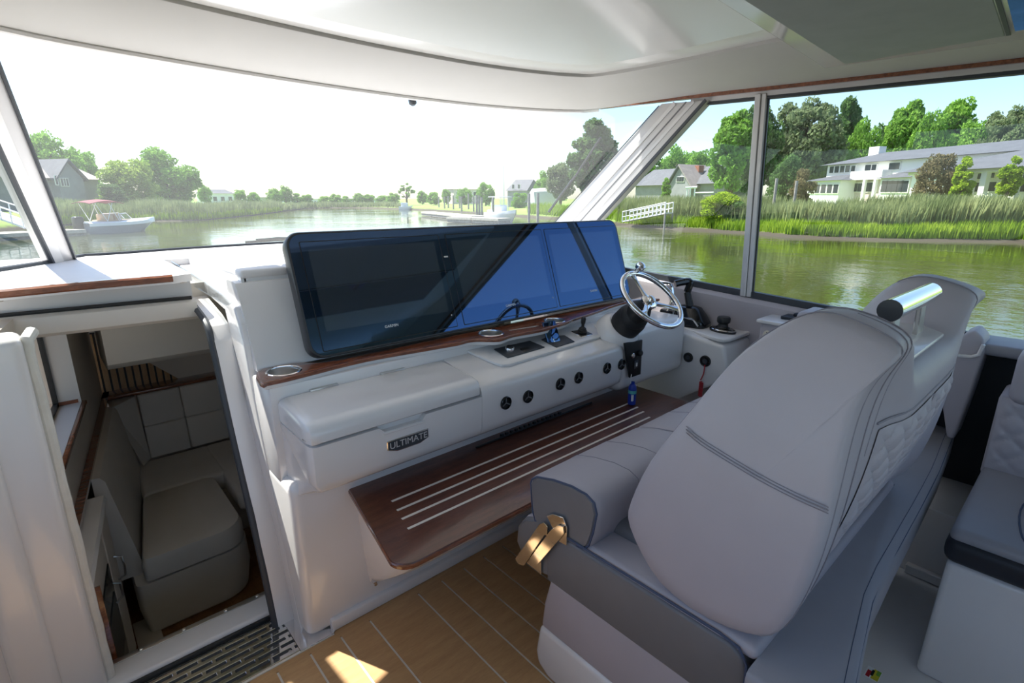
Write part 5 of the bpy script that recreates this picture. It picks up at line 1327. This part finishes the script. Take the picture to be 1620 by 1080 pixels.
for i, (u, vt, w, mt, kd, sd) in enumerate([(1322, 152, 66, LEAFD, 'tall', 2), (1352, 182, 64, LEAF, 'round', 1), (1388, 186, 70, LEAFD, 'round', 5), (1414, 152, 76, LEAF, 'tall', 6), (1452, 168, 70, LEAF, 'round', 4), (1488, 148, 80, LEAF, 'tall', 3), (1530, 180, 80, LEAF, 'round', 5), (1572, 162, 86, LEAFG, 'round', 7), (1612, 152, 90, LEAF, 'round', 1), (1660, 146, 100, LEAF, 'round', 4), (1720, 150, 110, LEAFD, 'round', 5)]):
    T('deciduous_tree', 'green tree in the wood behind the white house', kd, mt, u, vt, w, (108, 97, 119)[i % 3], seed=sd, group=G1)
T('ornamental_tree', 'bronze-leaved tree in front of the white house', 'round', LEAFB, 1476, 238, 66, 57, base=.0, seed=11, n=4500)
T('ornamental_tree', 'slender yellow-green tree before the columns of the white house', 'column', LEAFY, 1518, 246, 36, 54, base=-.1, seed=12, n=3500)
T('ornamental_tree', 'slender yellow-green tree before the right wing of the white house', 'column', LEAFY, 1590, 242, 40, 55, base=-.1, seed=13, n=3500)
T('flowering_shrub', 'cream flowering shrub between the two slender trees', 'bush', FLOWER, 1552, 292, 36, 55, base=-.1, seed=14, n=900, cat='shrub')
T('flowering_shrub', 'cream flowering shrub below the bronze-leaved tree', 'bush', FLOWER, 1464, 298, 30, 54, base=-.1, seed=14, n=900, cat='shrub')
T('bank_shrub', 'yellow-green shrub growing among the reeds by the mullion', 'bush', LEAFY, 1142, 298, 78, 50, base=-.5, seed=15, n=4500, cat='shrub')
T('bank_shrub', 'dark green shrub beside the yellow-green bank shrub', 'bush', LEAFD, 1172, 312, 50, 49, base=-.5, seed=16, n=3500, cat='shrub')
T('garden_shrub', 'small conical shrub before the grey gabled house', 'column', LEAF, 1053, 280, 18, 80, base=.2, seed=12, n=3500, cat='shrub')
# port bank
T('deciduous_tree', 'tall dark tree behind the grey port house', 'round', LEAF, 96, 203, 96, 116, seed=4, n=6000)
T('deciduous_tree', 'dark tree behind the port house at the pillar', 'round', LEAF, 140, 232, 60, 128, seed=5)
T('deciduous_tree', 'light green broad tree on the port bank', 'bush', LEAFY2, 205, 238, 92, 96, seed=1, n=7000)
T('deciduous_tree', 'large shady tree at the end of the port bank', 'bush', LEAF, 266, 224, 104, 108, seed=7, n=7000)
T('bank_shrub', 'dark shrub at the foot of the light green port tree', 'bush', LEAFD, 178, 288, 50, 89, seed=8, cat='shrub')
# far shore
for i, (u, vt, w, D, kd, sd) in enumerate([(326, 290, 26, 140, 'round', 1), (380, 298, 26, 170, 'round', 5), (402, 302, 24, 170, 'bush', 8), (435, 296, 30, 175, 'round', 4), (452, 292, 26, 180, 'round', 1), (470, 304, 24, 180, 'bush', 9), (486, 306, 22, 185, 'round', 5), (512, 309, 24, 190, 'bush', 8), (530, 306, 26, 190, 'round', 1), (548, 309, 24, 195, 'bush', 9), (568, 304, 24, 195, 'round', 4), (584, 306, 22, 195, 'round', 5), (604, 308, 26, 190, 'bush', 8), (622, 304, 26, 180, 'round', 1), (668, 300, 22, 165, 'round', 4), (686, 302, 26, 150, 'bush', 8), (706, 297, 18, 150, 'round', 5), (735, 296, 34, 140, 'round', 1), (768, 286, 34, 130, 'round', 7), (822, 300, 30, 103, 'bush', 16)]):
    T('far_tree', 'small green tree on the far shore', kd, LEAFH, u, vt, w, D, base=-.3, seed=sd, group='trees on the far shore')
T('spindly_tree', 'sparse spindly tree on the far shore by the docks', 'sparse', LEAFH, 644, 288, 38, 160, base=-.3, seed=21, n=2600)

# ---- houses
class House:
    def __init__(s, name, label, uA, DA, uB, DB, cat='house'):
        s.A = at(uA, DA, 0); s.B = at(uB, DB, 0); s.e = (s.B - s.A).normalized(); s.n = Vector((-s.e.y, s.e.x, 0))
        if s.n.dot(s.A) > 0: s.n = -s.n                # towards the camera
        s.t = thing(name, label, cat, s.A)
    def sz(s, u, v, off=0.0):
        p = onp(u, v, s.A + s.n * off, s.n); return ((p - s.A).dot(s.e), p.z)
    def pt(s, a, off, z): return s.A + s.e * a + s.n * off + Vector((0, 0, z))
    def block(s, a0, a1, o0, o1, z0, z1, name, m, parent=None, bev=0):
        return MB().prism([s.pt(a0, o0, z0), s.pt(a1, o0, z0), s.pt(a1, o1, z0), s.pt(a0, o1, z0)], (0, 0, z1 - z0), bev, 1).build(name, m, parent or s.t, None)
    def roof(s, a0, a1, o0, o1, z0, z1, m, hipl=0.0, hipr=0.0, ridge=None, name='roof'):
        mid = (o0 + o1) / 2 if ridge is None else ridge; b = MB()
        P = [s.pt(a0, o0, z0), s.pt(a1, o0, z0), s.pt(a1, o1, z0), s.pt(a0, o1, z0), s.pt(a0 + hipl, mid, z1), s.pt(a1 - hipr, mid, z1)]
        b.poly([P[0], P[1], P[5], P[4]]); b.poly([P[3], P[4], P[5], P[2]]); b.poly([P[0], P[4], P[3]]); b.poly([P[1], P[2], P[5]]); b.poly(P[:4])
        return b.build(name, m, s.t, None)
    def window(s, u0, v0, u1, v1, off=0.0, wall=None, frame_m=None, mull=0):
        a0, z1 = s.sz(u0, v0, off); a1, z0 = s.sz(u1, v1, off)
        f = s.block(a0 - .08, a1 + .08, off - .05, off + .05, z0 - .08, z1 + .08, 'window', frame_m or HWALL)
        s.block(a0, a1, off, off + .07, z0, z1, 'pane', HGLASS, f)
        for k in range(mull):
            am = a0 + (a1 - a0) * (k + 1) / (mull + 1); s.block(am - .04, am + .04, off, off + .09, z0, z1, 'mullion', HWALL, f)
H = House('white_house', 'long white two-storey house with slate roof on the starboard bank', 1275, 78, 1620, 62)
sz = H.sz
aL, zE = sz(1310, 261); aM, _ = sz(1480, 250); aR, _ = sz(1700, 240)
zG = -.2
# upper storey wing
H.block(aL, aM + 8, -9, 0, zG, zE, 'upper_wing', HWALL)
_, zR = sz(1440, 236, -4.5)
zR = sz(1400, 241, -4.5)[1]
H.roof(aL - .6, aM + 9, .6, -9.6, zE - .05, zR, HROOF, 4, 3)
ca, cz_ = sz(1381, 233, -4.5); cb_, _ = sz(1397, 233, -4.5)
H.block(ca, cb_, -5.0, -4.0, zE, cz_, 'chimney', HWALL)
for u0, v0, u1, v1 in ((1314, 263.5, 1318.5, 273.5), (1322, 263, 1327, 273), (1330.5, 262.5, 1335.5, 272.5), (1339, 262, 1344, 272), (1348, 262.5, 1352.5, 271)): H.window(u0, v0, u1, v1, .05)
for u0, v0, u1, v1 in ((1370, 261, 1377.5, 269.5), (1380.5, 260.5, 1386, 269), (1408, 258, 1414.5, 268), (1416.5, 257.5, 1423, 267.5)): H.window(u0, v0, u1, v1, .05)
# balcony box
b0, zb1 = sz(1346, 271.5, 1.2); b1, zb0 = sz(1394, 283, 1.2)
H.block(b0, b1, 0, 1.2, zb0, zb1, 'balcony', HWALL)
# ground floor sunrooms
s0, z1_ = sz(1277, 287, 2.6); s1, _ = sz(1330, 284, 2.6)
H.block(s0, s1, -4, 2.6, zG, z1_, 'sunroom', HWALL); H.roof(s0 - .4, s1 + .4, 3.0, -4.4, z1_, z1_ + .8, HROOF, 2.2, 2.2)
for k in range(5): H.window(1281 + k * 9.7, 292, 1286.5 + k * 9.7, 305, 2.65)
s2, _ = sz(1330, 286, .6); s3, z3 = sz(1394, 284, .6)
H.block(s2, s3, 0, .5, zG, z3, 'rear_porch', HPINK)
for k in range(4): H.window(1334 + k * 8.2, 290, 1339.5 + k * 8.2, 303, .55)
H.window(1371, 289, 1379, 303, .55)
for u in (1368, 1385):
    a, _ = sz(u, 290, 1.1); H.block(a - .14, a + .14, .95, 1.25, zG, zb0, 'porch_column', HWALL)
s4, z4 = sz(1394, 282, 2.2); s5, _ = sz(1440, 280, 2.2)
H.block(s4, s5, -2, 2.2, zG, z4, 'sunroom', HWALL); H.roof(s4 - .4, s5 + .4, 2.6, -2.4, z4, z4 + .9, HROOF, 2.4, 1.0)
for k in range(5): H.window(1396.5 + k * 8.2, 286, 1402.5 + k * 8.2, 303.5, 2.25)
# colonnade and right wing (nearer)
c0, zc = sz(1440, 273, 5.0); c1, _ = sz(1760, 262, 5.0)
H.block(c0, c1, -3, 5.2, zc - .25, zc, 'entablature', HWALL)
H.roof(c0 - .6, c1, 5.8, -5, zc, sz(1560, 241, .4)[1], HROOF, 6.5, 1)
H.block(c0 + 1.5, c1, -3, 3.0, zG, zc - .2, 'right_wing', HWALL)
for u in (1447, 1469, 1478, 1494, 1535, 1556, 1606, 1640):
    a, _ = sz(u, 290, 5.0); H.block(a - .22, a + .22, 4.7, 5.15, zG, zc - .2, 'column', HWALL)
for u0, v0, u1, v1 in ((1451, 279, 1464, 300), (1481, 279, 1491, 299), (1538, 272, 1552, 283), (1561, 271, 1573, 281), (1540, 289, 1552, 303), (1562, 288, 1574, 302), (1611, 272, 1622, 282), (1612, 288, 1622, 303)): H.window(u0, v0, u1, v1, 3.05)
u0a, zt = sz(1512, 241, -3); u1a, _ = sz(1720, 230, -3)
H.block(u0a, u1a, -12, -3, zc, zt - .2, 'clerestory', HWALL); H.roof(u0a - 1, u1a, -2.2, -12.5, zt - .2, sz(1580, 224, -7)[1], HROOF, 3, 1)
ac, zcc = sz(1604, 226, -5); H.block(ac - .2, ac + 3.2, -6, -4.4, zt - 1, zcc, 'chimney', HWALL)
# grey gabled house with a brick chimney
H2 = House('gabled_house', 'low grey gabled house with a brick chimney behind the reeds', 1048, 92, 1142, 84)
a0, z0_ = H2.sz(1000, 275); a1, _ = H2.sz(1064, 275); a2, z2 = H2.sz(1096, 293); am_, zp = H2.sz(1080, 264); a3, _ = H2.sz(1140, 285)
H2.block(a0, a3, -9, -1, -.2, z2 + .2, 'wall', HGREY); H2.roof(a0 - .5, a3 + 1, -.4, -9.5, z2 + .2, zp + .2, HROOF, .5, 3)
gw = MB(); gw.prism([H2.pt(a1, .6, -.2), H2.pt(a2, .6, -.2), H2.pt(a2, .6, z2), H2.pt(am_, .6, zp), H2.pt(a1, .6, z2)], H2.n * -5); gw.build('gable', HGREY, H2.t, None)
for sg, (qa, qb) in ((0, ((a1 - .6, z2 - .4), (am_, zp + .15))), (1, ((am_, zp + .15), (a2 + .6, z2 - .4)))):
    rr = MB(); rr.prism([H2.pt(qa[0], 1.0, qa[1]), H2.pt(qb[0], 1.0, qb[1]), H2.pt(qb[0], 1.0, qb[1] + .25), H2.pt(qa[0], 1.0, qa[1] + .25)], H2.n * -6); rr.build('gable_roof', HROOFL if sg else HROOF, H2.t, None)
for k in range(3): H2.window(1071 + k * 4, 280, 1074 + k * 4, 287, .65)
ac, zc_ = H2.sz(1106, 262, -3); H2.block(ac - .55, ac + .55, -3.5, -2.4, z2, zc_, 'chimney', HBRICK)
# port houses
H3 = House('port_house', 'grey shingled house with steep gables on the port bank', 20, 92, 165, 98)
a0, z0_ = H3.sz(-60, 262); a1, z1_ = H3.sz(75, 300); am_, zp = H3.sz(103, 257); a2, ze = H3.sz(128, 283); a3, zr = H3.sz(160, 272); ar, zrr = H3.sz(150, 258)
H3.block(a0, a3, -9, -1, -.3, ze, 'wall', HGREY); H3.roof(a0 - .5, a3 + .4, -.4, -9.5, ze, zrr, HROOFL, 1, 1.5)
gw = MB(); gl = 2 * am_ - a2; gw.prism([H3.pt(gl, .4, -.3), H3.pt(a2, .4, -.3), H3.pt(a2, .4, ze), H3.pt(am_, .4, zp), H3.pt(gl, .4, ze)], H3.n * -5); gw.build('gable', HGREY, H3.t, None)
for qa, qb in (((gl - .4, ze - .3), (am_, zp + .2)), ((am_, zp + .2), (a2 + .4, ze - .3))):
    rr = MB(); rr.prism([H3.pt(qa[0], .8, qa[1]), H3.pt(qb[0], .8, qb[1]), H3.pt(qb[0], .8, qb[1] + .3), H3.pt(qa[0], .8, qa[1] + .3)], H3.n * -6); rr.build('gable_roof', HROOF, H3.t, None)
H3.window(86, 278, 92, 292, .45); H3.window(95, 282, 109, 294, .45, mull=2); H3.window(15, 292, 24, 302, -.95)
# far houses
def far_house(label, u, vt, vb, w, D, wall, roofm, group=None):
    h = House('far_house', label, u - w / 2, D, u + w / 2, D * 1.02); a1_ = (h.B - h.A).length; zt = zat(u, vt, D); zb_ = -.3; ze_ = zat(u, vb, D)
    h.block(0, a1_, -6, 0, zb_, ze_, 'wall', wall); h.roof(-.4, a1_ + .4, .4, -6.4, ze_, zt, roofm, .6, .6)
    for k in range(3): 
        am = a1_ * (k + .5) / 3; f = h.block(am - .6, am + .6, -.02, .06, ze_ - 1.9, ze_ - .6, 'window', HWALL); h.block(am - .45, am + .45, .0, .09, ze_ - 1.75, ze_ - .75, 'pane', HGLASS, f)
    if group: h.t['group'] = group
    return h
far_house('pale far house with grey roof at the end of the port bank', 352, 299, 306, 36, 150, HWALL, HROOF)
far_house('low white far house by the marsh point', 412, 306, 312, 34, 175, HWALL, HROOFL)
for u, w in ((470, 16), (498, 14), (566, 24), (596, 20)): far_house('small white house among the trees of the far shore', u, 310, 314.5, w, 200, HWALL, HROOFL, 'small houses on the far shore')
hh_ = far_house('brick far house with two chimneys behind the docks', 738, 292, 299, 40, 150, HPINK, HROOFL)
ch_ = House('dark_barn', 'dark barn-like house with steep slate roof behind the docks', 803, 112, 833, 110)
L_ = (ch_.B - ch_.A).length; zt_ = zat(818, 283, 111); ze_ = zat(818, 300, 111)
ch_.block(0, L_, -7, 0, -.3, ze_, 'wall', HGREY); ch_.roof(-.3, L_ + .3, .4, -7.4, ze_ - .2, zt_, HROOF, .4, .4)
for u in (812, 821): ch_.window(u - 1.5, 292, u + 1.5, 298, .2)
fl = tag(MB().tube([at(797, 105, 0), at(797, 105, zat(797, 262, 105))], [.16, .06], 6).build('flag_mast', ALUW), 'thin white mast beside the dark barn roof', 'mast')
# pergola on the starboard bank
pg = thing('garden_pergola', 'small white garden pergola behind the reeds', 'pergola', at(1092, 66, 0))
for u in (1086, 1091, 1098): MB().tube([at(u, 66, -.2), at(u, 66, zat(u, 297, 66))], .08, 6).build('post', ALUW, pg)
MB().tube([at(1083, 66, zat(1083, 297, 66)), at(1101, 66, zat(1101, 296, 66))], .12, 6).build('beam', ALUW, pg)
MB().tube([at(1098, 66, zat(1098, 305, 66)), at(1128, 64, zat(1128, 304, 64))], .06, 6).build('rail', ALUW, pg)
for u, v in ((1257, 286), (1225, 282)):
    tag(MB().tube([at(u, 50, -.6), at(u, 50, zat(u, v, 50))], .12, 8).build('bank_post', PILE), 'weathered timber post standing in the reeds', 'post', 'timber posts in the reeds')

# ---- docks, piles, gangways
piles = [(694, 311, 333), (703, 311, 334), (709, 310, 334), (717, 309, 335), (727, 310, 335), (730, 311, 336), (741, 306, 336), (749, 310, 337), (754, 308, 342), (758, 309, 342), (762, 312, 343), (780, 310, 344), (837, 306, 349), (851, 305, 350)]
for u, vt, vb in piles:
    p = onz(u, vb, WZ); D = math.hypot(p.x, p.y)
    o = MB().tube([at(u, D, WZ - 1), at(u, D, zat(u, vt, D))], .17, 8).build('dock_pile', PILE); tag(o, 'weathered round timber mooring pile at the far docks', 'pile', 'mooring piles of the far docks')
def dock(label, pts, w, zt, m=DOCKW):
    t = thing('floating_dock', label, 'dock', pts[0])
    for a, b in zip(pts[:-1], pts[1:]):
        d = (b - a).normalized(); n = Vector((-d.y, d.x, 0)) * w / 2; L = (b - a).length; k = max(1, int(L / 3))
        for i in range(k):
            p = a.lerp(b, i / k); q = a.lerp(b, (i + .96) / k); MB().prism([p - n, q - n, q + n, p + n], (0, 0, .25)).build('deck_section', m, t, None)
            MB().prism([p - n * .9 - Vector((0, 0, .35)), q - n * .9 - Vector((0, 0, .35)), q + n * .9 - Vector((0, 0, .35)), p + n * .9 - Vector((0, 0, .35))], (0, 0, .36)).build('float', PILE, t, None)
dock('pale floating dock reaching out from the far docks', [onz(676, 337, WZ + .4), onz(760, 345, WZ + .4)], 2.2, 0)
dock('weathered floating dock below the white centre console boat', [onz(716, 346, WZ + .4), onz(800, 349, WZ + .4)], 2.0, 0)
def gangway(label, a, b, w, nposts):
    t = thing('gangway', label, 'gangway', a); d = (b - a).normalized(); n = Vector((-d.y, d.x, 0)).normalized() * w / 2
    MB().prism([a - n, b - n, b + n, a + n], (0, 0, .12)).build('deck', ALUW, t, None)
    for s_ in (-1, 1):
        MB().tube([a + n * s_ + Vector((0, 0, 1)), b + n * s_ + Vector((0, 0, 1))], .05, 6).build('top_rail', ALUW, t)
        MB().tube([a + n * s_ + Vector((0, 0, .5)), b + n * s_ + Vector((0, 0, .5))], .04, 6).build('mid_rail', ALUW, t)
        for k in range(nposts):
            p = a.lerp(b, k / (nposts - 1)) + n * s_; MB().tube([p, p + Vector((0, 0, 1))], .045, 6).build('rail_post', ALUW, t)
_g = gangway
def gangway(label, a, b, w, nposts):
    _g(label, a, b, w, nposts); t = [o for o in COL.objects if o.get('label') == label][0]
    hi = a if a.z > b.z else b; d = (b - a); d.z = 0; d.normalize(); n = Vector((-d.y, d.x, 0)) * w / 2
    for sg in (-1, 1): MB().tube([hi + n * sg + Vector((0, 0, .05)), Vector((hi.x + n.x * sg, hi.y + n.y * sg, WZ - .2))], .09, 8).build('support_post', PILE, t)
gangway('white aluminium gangway ramp down the starboard bank', onz(990, 351, WZ + .45), at(1060, 51.3, zat(1060, 338, 51.3)), 1.0, 12)
gangway('white railed gangway at the port dock', at(-48, 61, zat(-48, 326, 61)), at(44, 52, zat(44, 361, 52)), 1.2, 7)
dock('grey floating dock at the foot of the port gangway', [at(-60, 49, WZ + .2), at(108, 53, WZ + .2)], 2.4, 0)

# ---- boats
def hull(a, d, L, B, fb, m, parent, name='hull'):
    """a: stern centre on the water, d: heading"""
    n = Vector((-d.y, d.x, 0)); b = MB(); rg = []
    for t, w, sh in ((0, .86, 0), (.02, .9, 0), (.3, 1.0, .02), (.55, .97, .06), (.75, .78, .14), (.9, .42, .22), (.98, .12, .28), (1.0, .03, .30)):
        c = a + d * L * t; hh2 = fb * (1 + sh)
        keel = -.35 + .5 * max(0, t - .7) * 2.2
        rk = d * (-.16 * L * t * t); c2 = c + rk
        rg.append([c2 + Vector((0, 0, keel * 1)), c2 + n * B / 2 * w * .75 + Vector((0, 0, max(-.1, keel + .15))), c + n * B / 2 * w + Vector((0, 0, hh2 * .75)), c + n * B / 2 * w * .98 + Vector((0, 0, hh2)), c - n * B / 2 * w * .98 + Vector((0, 0, hh2)), c - n * B / 2 * w + Vector((0, 0, hh2 * .75)), c2 - n * B / 2 * w * .75 + Vector((0, 0, max(-.1, keel + .15)))])
    b.loft(rg); o = b.build(name, m, parent, 25)
    return o
s_ = onz(118, 371, WZ); e_ = onz(246, 364, WZ)
rb = thing('moored_runabout', 'white bowrider runabout with burgundy bimini moored at the port bank', 'boat', s_)
d = (e_ - s_); L = d.length; d.normalize(); n = Vector((-d.y, d.x, 0))
hull(s_ + d * .6, d, L - .6, 2.4, .82, BHULLD, rb)
st_ = MB(); rg = []
for t, w0, sh in ((0, .88, 0), (.02, .92, 0), (.3, 1.02, .02), (.55, .99, .06), (.75, .80, .14), (.9, .45, .22), (.98, .15, .28), (1.01, .05, .30)):
    c_b = s_ + d * (.6 + (L - .6) * t); h_ = .82 * (1 + sh)
    rg.append([c_b + n * 1.2 * w0 + Vector((0, 0, h_ * .72)), c_b + n * 1.2 * w0 + Vector((0, 0, h_)), c_b + n * 1.0 * w0 + Vector((0, 0, h_ + .10)), c_b - n * 1.0 * w0 + Vector((0, 0, h_ + .10)), c_b - n * 1.2 * w0 + Vector((0, 0, h_)), c_b - n * 1.2 * w0 + Vector((0, 0, h_ * .72))])
st_.loft(rg).build('white_deck', BHULL, rb)
def bp(a, w, z): return s_ + d * a + n * w + Vector((0, 0, z))
MB().prism([bp(L * .30, -.85, .96), bp(L * .62, -.8, 1.0), bp(L * .62, .8, 1.0), bp(L * .30, .85, .96)], (0, 0, .06), .02, 1).build('cockpit', TAN, rb)
for a in (.34, .44): MB().prism([bp(L * a, -.7, 1.0), bp(L * a + .5, -.7, 1.0), bp(L * a + .5, .7, 1.0), bp(L * a, .7, 1.0)], (0, 0, .5), .08, 2).build('seat_back', TAN, rb)
wsn = MB(); wsn.loft([[bp(L * .50, sgn * 1.0, 1.0), bp(L * .64, sgn * .75, 1.05)] for sgn in (-1, 1)] , closed=False, cap=False) if False else None
for sgn in (-1, 1):
    MB().prism([bp(L * .48, sgn * 1.02, 1.0), bp(L * .68, sgn * .5, 1.1), bp(L * .60, sgn * .5, 1.55), bp(L * .46, sgn * .95, 1.5)], (0, 0, .0)) if False else None
    w_ = MB(); w_.poly([bp(L * .46, sgn * 1.04, 1.0), bp(L * .66, sgn * .45, 1.1), bp(L * .60, sgn * .45, 1.55), bp(L * .45, sgn * .98, 1.5)]); w_.build('windscreen', GLASSP, rb, None)
    MB().tube([bp(L * .46, sgn * 1.04, 1.0), bp(L * .45, sgn * .98, 1.5), bp(L * .60, sgn * .45, 1.55), bp(L * .66, sgn * .45, 1.1)], .03, 6).build('windscreen_frame', ALUW, rb)
    for a, b2 in ((.30, .20), (.30, .40), (.44, .52)): MB().tube([bp(L * a, sgn * 1.1, .95), bp(L * b2 if b2 < .5 else L * .36, sgn * 1.0, 2.35)], .022, 6).build('bimini_frame', ALUW, rb)
bmi = MB(); bmi.loft([[bp(L * (.13 + .40 * t), w, 2.32 + .20 * math.sin(math.pi * t) + .12 * math.cos(w * 1.4)) for w in np.linspace(-1.1, 1.1, 7)] + [bp(L * (.13 + .40 * t), w, 2.28 + .20 * math.sin(math.pi * t) + .12 * math.cos(w * 1.4)) for w in np.linspace(1.1, -1.1, 7)] for t in (0, .25, .5, .75, 1)]); bmi.build('bimini', BURG, rb)
MB().prism([bp(.1, -.3, .1), bp(.75, -.3, .1), bp(.75, .3, .1), bp(.1, .3, .1)], (0, 0, 1.25), .15, 3).build('outboard_engine', BLACK, rb)
c_ = onz(800, 350, WZ); cc = thing('centre_console_boat', 'white centre console boat with hard top at the far dock', 'boat', c_)
d = at(845, 58, 0) - at(770, 66, 0); d.z = 0; d.normalize(); n = Vector((-d.y, d.x, 0)); s_ = at(776, 66, WZ); L = 5.4
hull(s_, d, L, 2.3, 1.15, BHULL, cc)
MB().prism([bp(1.6, -.5, 1.1), bp(3.0, -.45, 1.1), bp(3.0, .45, 1.1), bp(1.6, .5, 1.1)], (0, 0, .9), .1, 2).build('console', BHULL, cc)
w_ = MB(); w_.poly([bp(2.9, -.5, 1.9), bp(2.9, .5, 1.9), bp(2.6, .5, 2.6), bp(2.6, -.5, 2.6)]); w_.build('windscreen', GLASSP, cc, None)
for a, w in ((1.3, -.8), (1.3, .8), (3.0, -.6), (3.0, .6)): MB().tube([bp(a, w, 1.1), bp(a * .9 + .3, w * .85, 2.85)], .035, 6).build('top_leg', ALUW, cc)
MB().prism([bp(1.0, -1.0, 2.85), bp(3.3, -.9, 2.85), bp(3.3, .9, 2.85), bp(1.0, 1.0, 2.85)], (0, 0, .1), .04, 2).build('hard_top', BHULL, cc)
MB().prism([bp(-.45, -.3, .2), bp(.1, -.3, .2), bp(.1, .3, .2), bp(-.45, .3, .2)], (0, 0, 1.2), .12, 2).build('outboard_engine', ALUW, cc)
cvp = thing('covered_boat', 'boat under white shrink wrap stored on the starboard bank', 'boat', at(858, 91, -.3))
cv = MB(); dd = (at(880, 93, 0) - at(837, 91, 0)); Lc = dd.length; dd.normalize(); nn_ = Vector((-dd.y, dd.x, 0)); zt_ = zat(858, 297, 91); a_ = at(837, 91, 0)
cv.loft([[a_ + dd * Lc * t + nn_ * w * 1.5 * sw_ + Vector((0, 0, z)) for w, z in ((-1, -.4), (-1, .9 * sh), (-.6, zt_ * .85 * sh), (0, zt_ * sh), (.6, zt_ * .85 * sh), (1, .9 * sh), (1, -.4))] for t, sw_, sh in ((0, .5, .7), (.1, .9, .95), (.5, 1, 1.0), (.9, 1, .95), (1.0, .8, .8))]); cv.build('wrap_cover', TARP, cvp)
sb_ = thing('small_white_boat', 'small white cuddy boat moored before the far docks', 'boat', onz(637, 331.5, WZ))
d = (at(650, 140, 0) - at(628, 140, 0)).normalized(); n = Vector((-d.y, d.x, 0)); s_ = onz(631, 331.5, WZ); hull(s_, d, 3.6, 1.8, .8, BHULL, sb_); L = 3.6
MB().prism([bp(.6, -.6, .75), bp(2.4, -.5, .75), bp(2.4, .5, .75), bp(.6, .6, .75)], (0, 0, 1.0), .1, 2).build('cuddy', BHULL, sb_)
# ---- wipers on the windshield
def wiper(label, pts, blade):
    t = thing('windshield_wiper', label, 'wiper', pts[0]); MB().tube(pts, .010, 6).build('arm', BLACK, t); MB().tube(blade, .008, 6).build('blade', RUBBER, t)
def onws(u, v):   # just outside the windshield glass: intersect with its mean plane
    p0_ = wb[12]; n_ = (wb[16] - wb[8]).cross(wt[12] - wb[12]).normalized(); return onp(u, v, p0_ + Vector((0, .10, .03)), n_)
wiper('black wiper lying along the foot of the windshield', [onws(500, 378), onws(440, 377), onws(405, 380)], [onws(388, 383), onws(450, 379), onws(490, 379)])
def onws2(u, v):
    n_ = (wb[22] - wb[19]).cross(wt[21] - wb[21]).normalized(); n_ = n_ if n_.y > 0 else -n_
    return onp(u, v, wb[21].lerp(wt[21], .5) + n_ * .075, n_)
wiper('black wiper standing on the starboard half of the windshield', [onws2(868, 335), onws2(885, 312), onws2(905, 285)], [onws2(878, 322), onws2(912, 276), onws2(950, 218)])
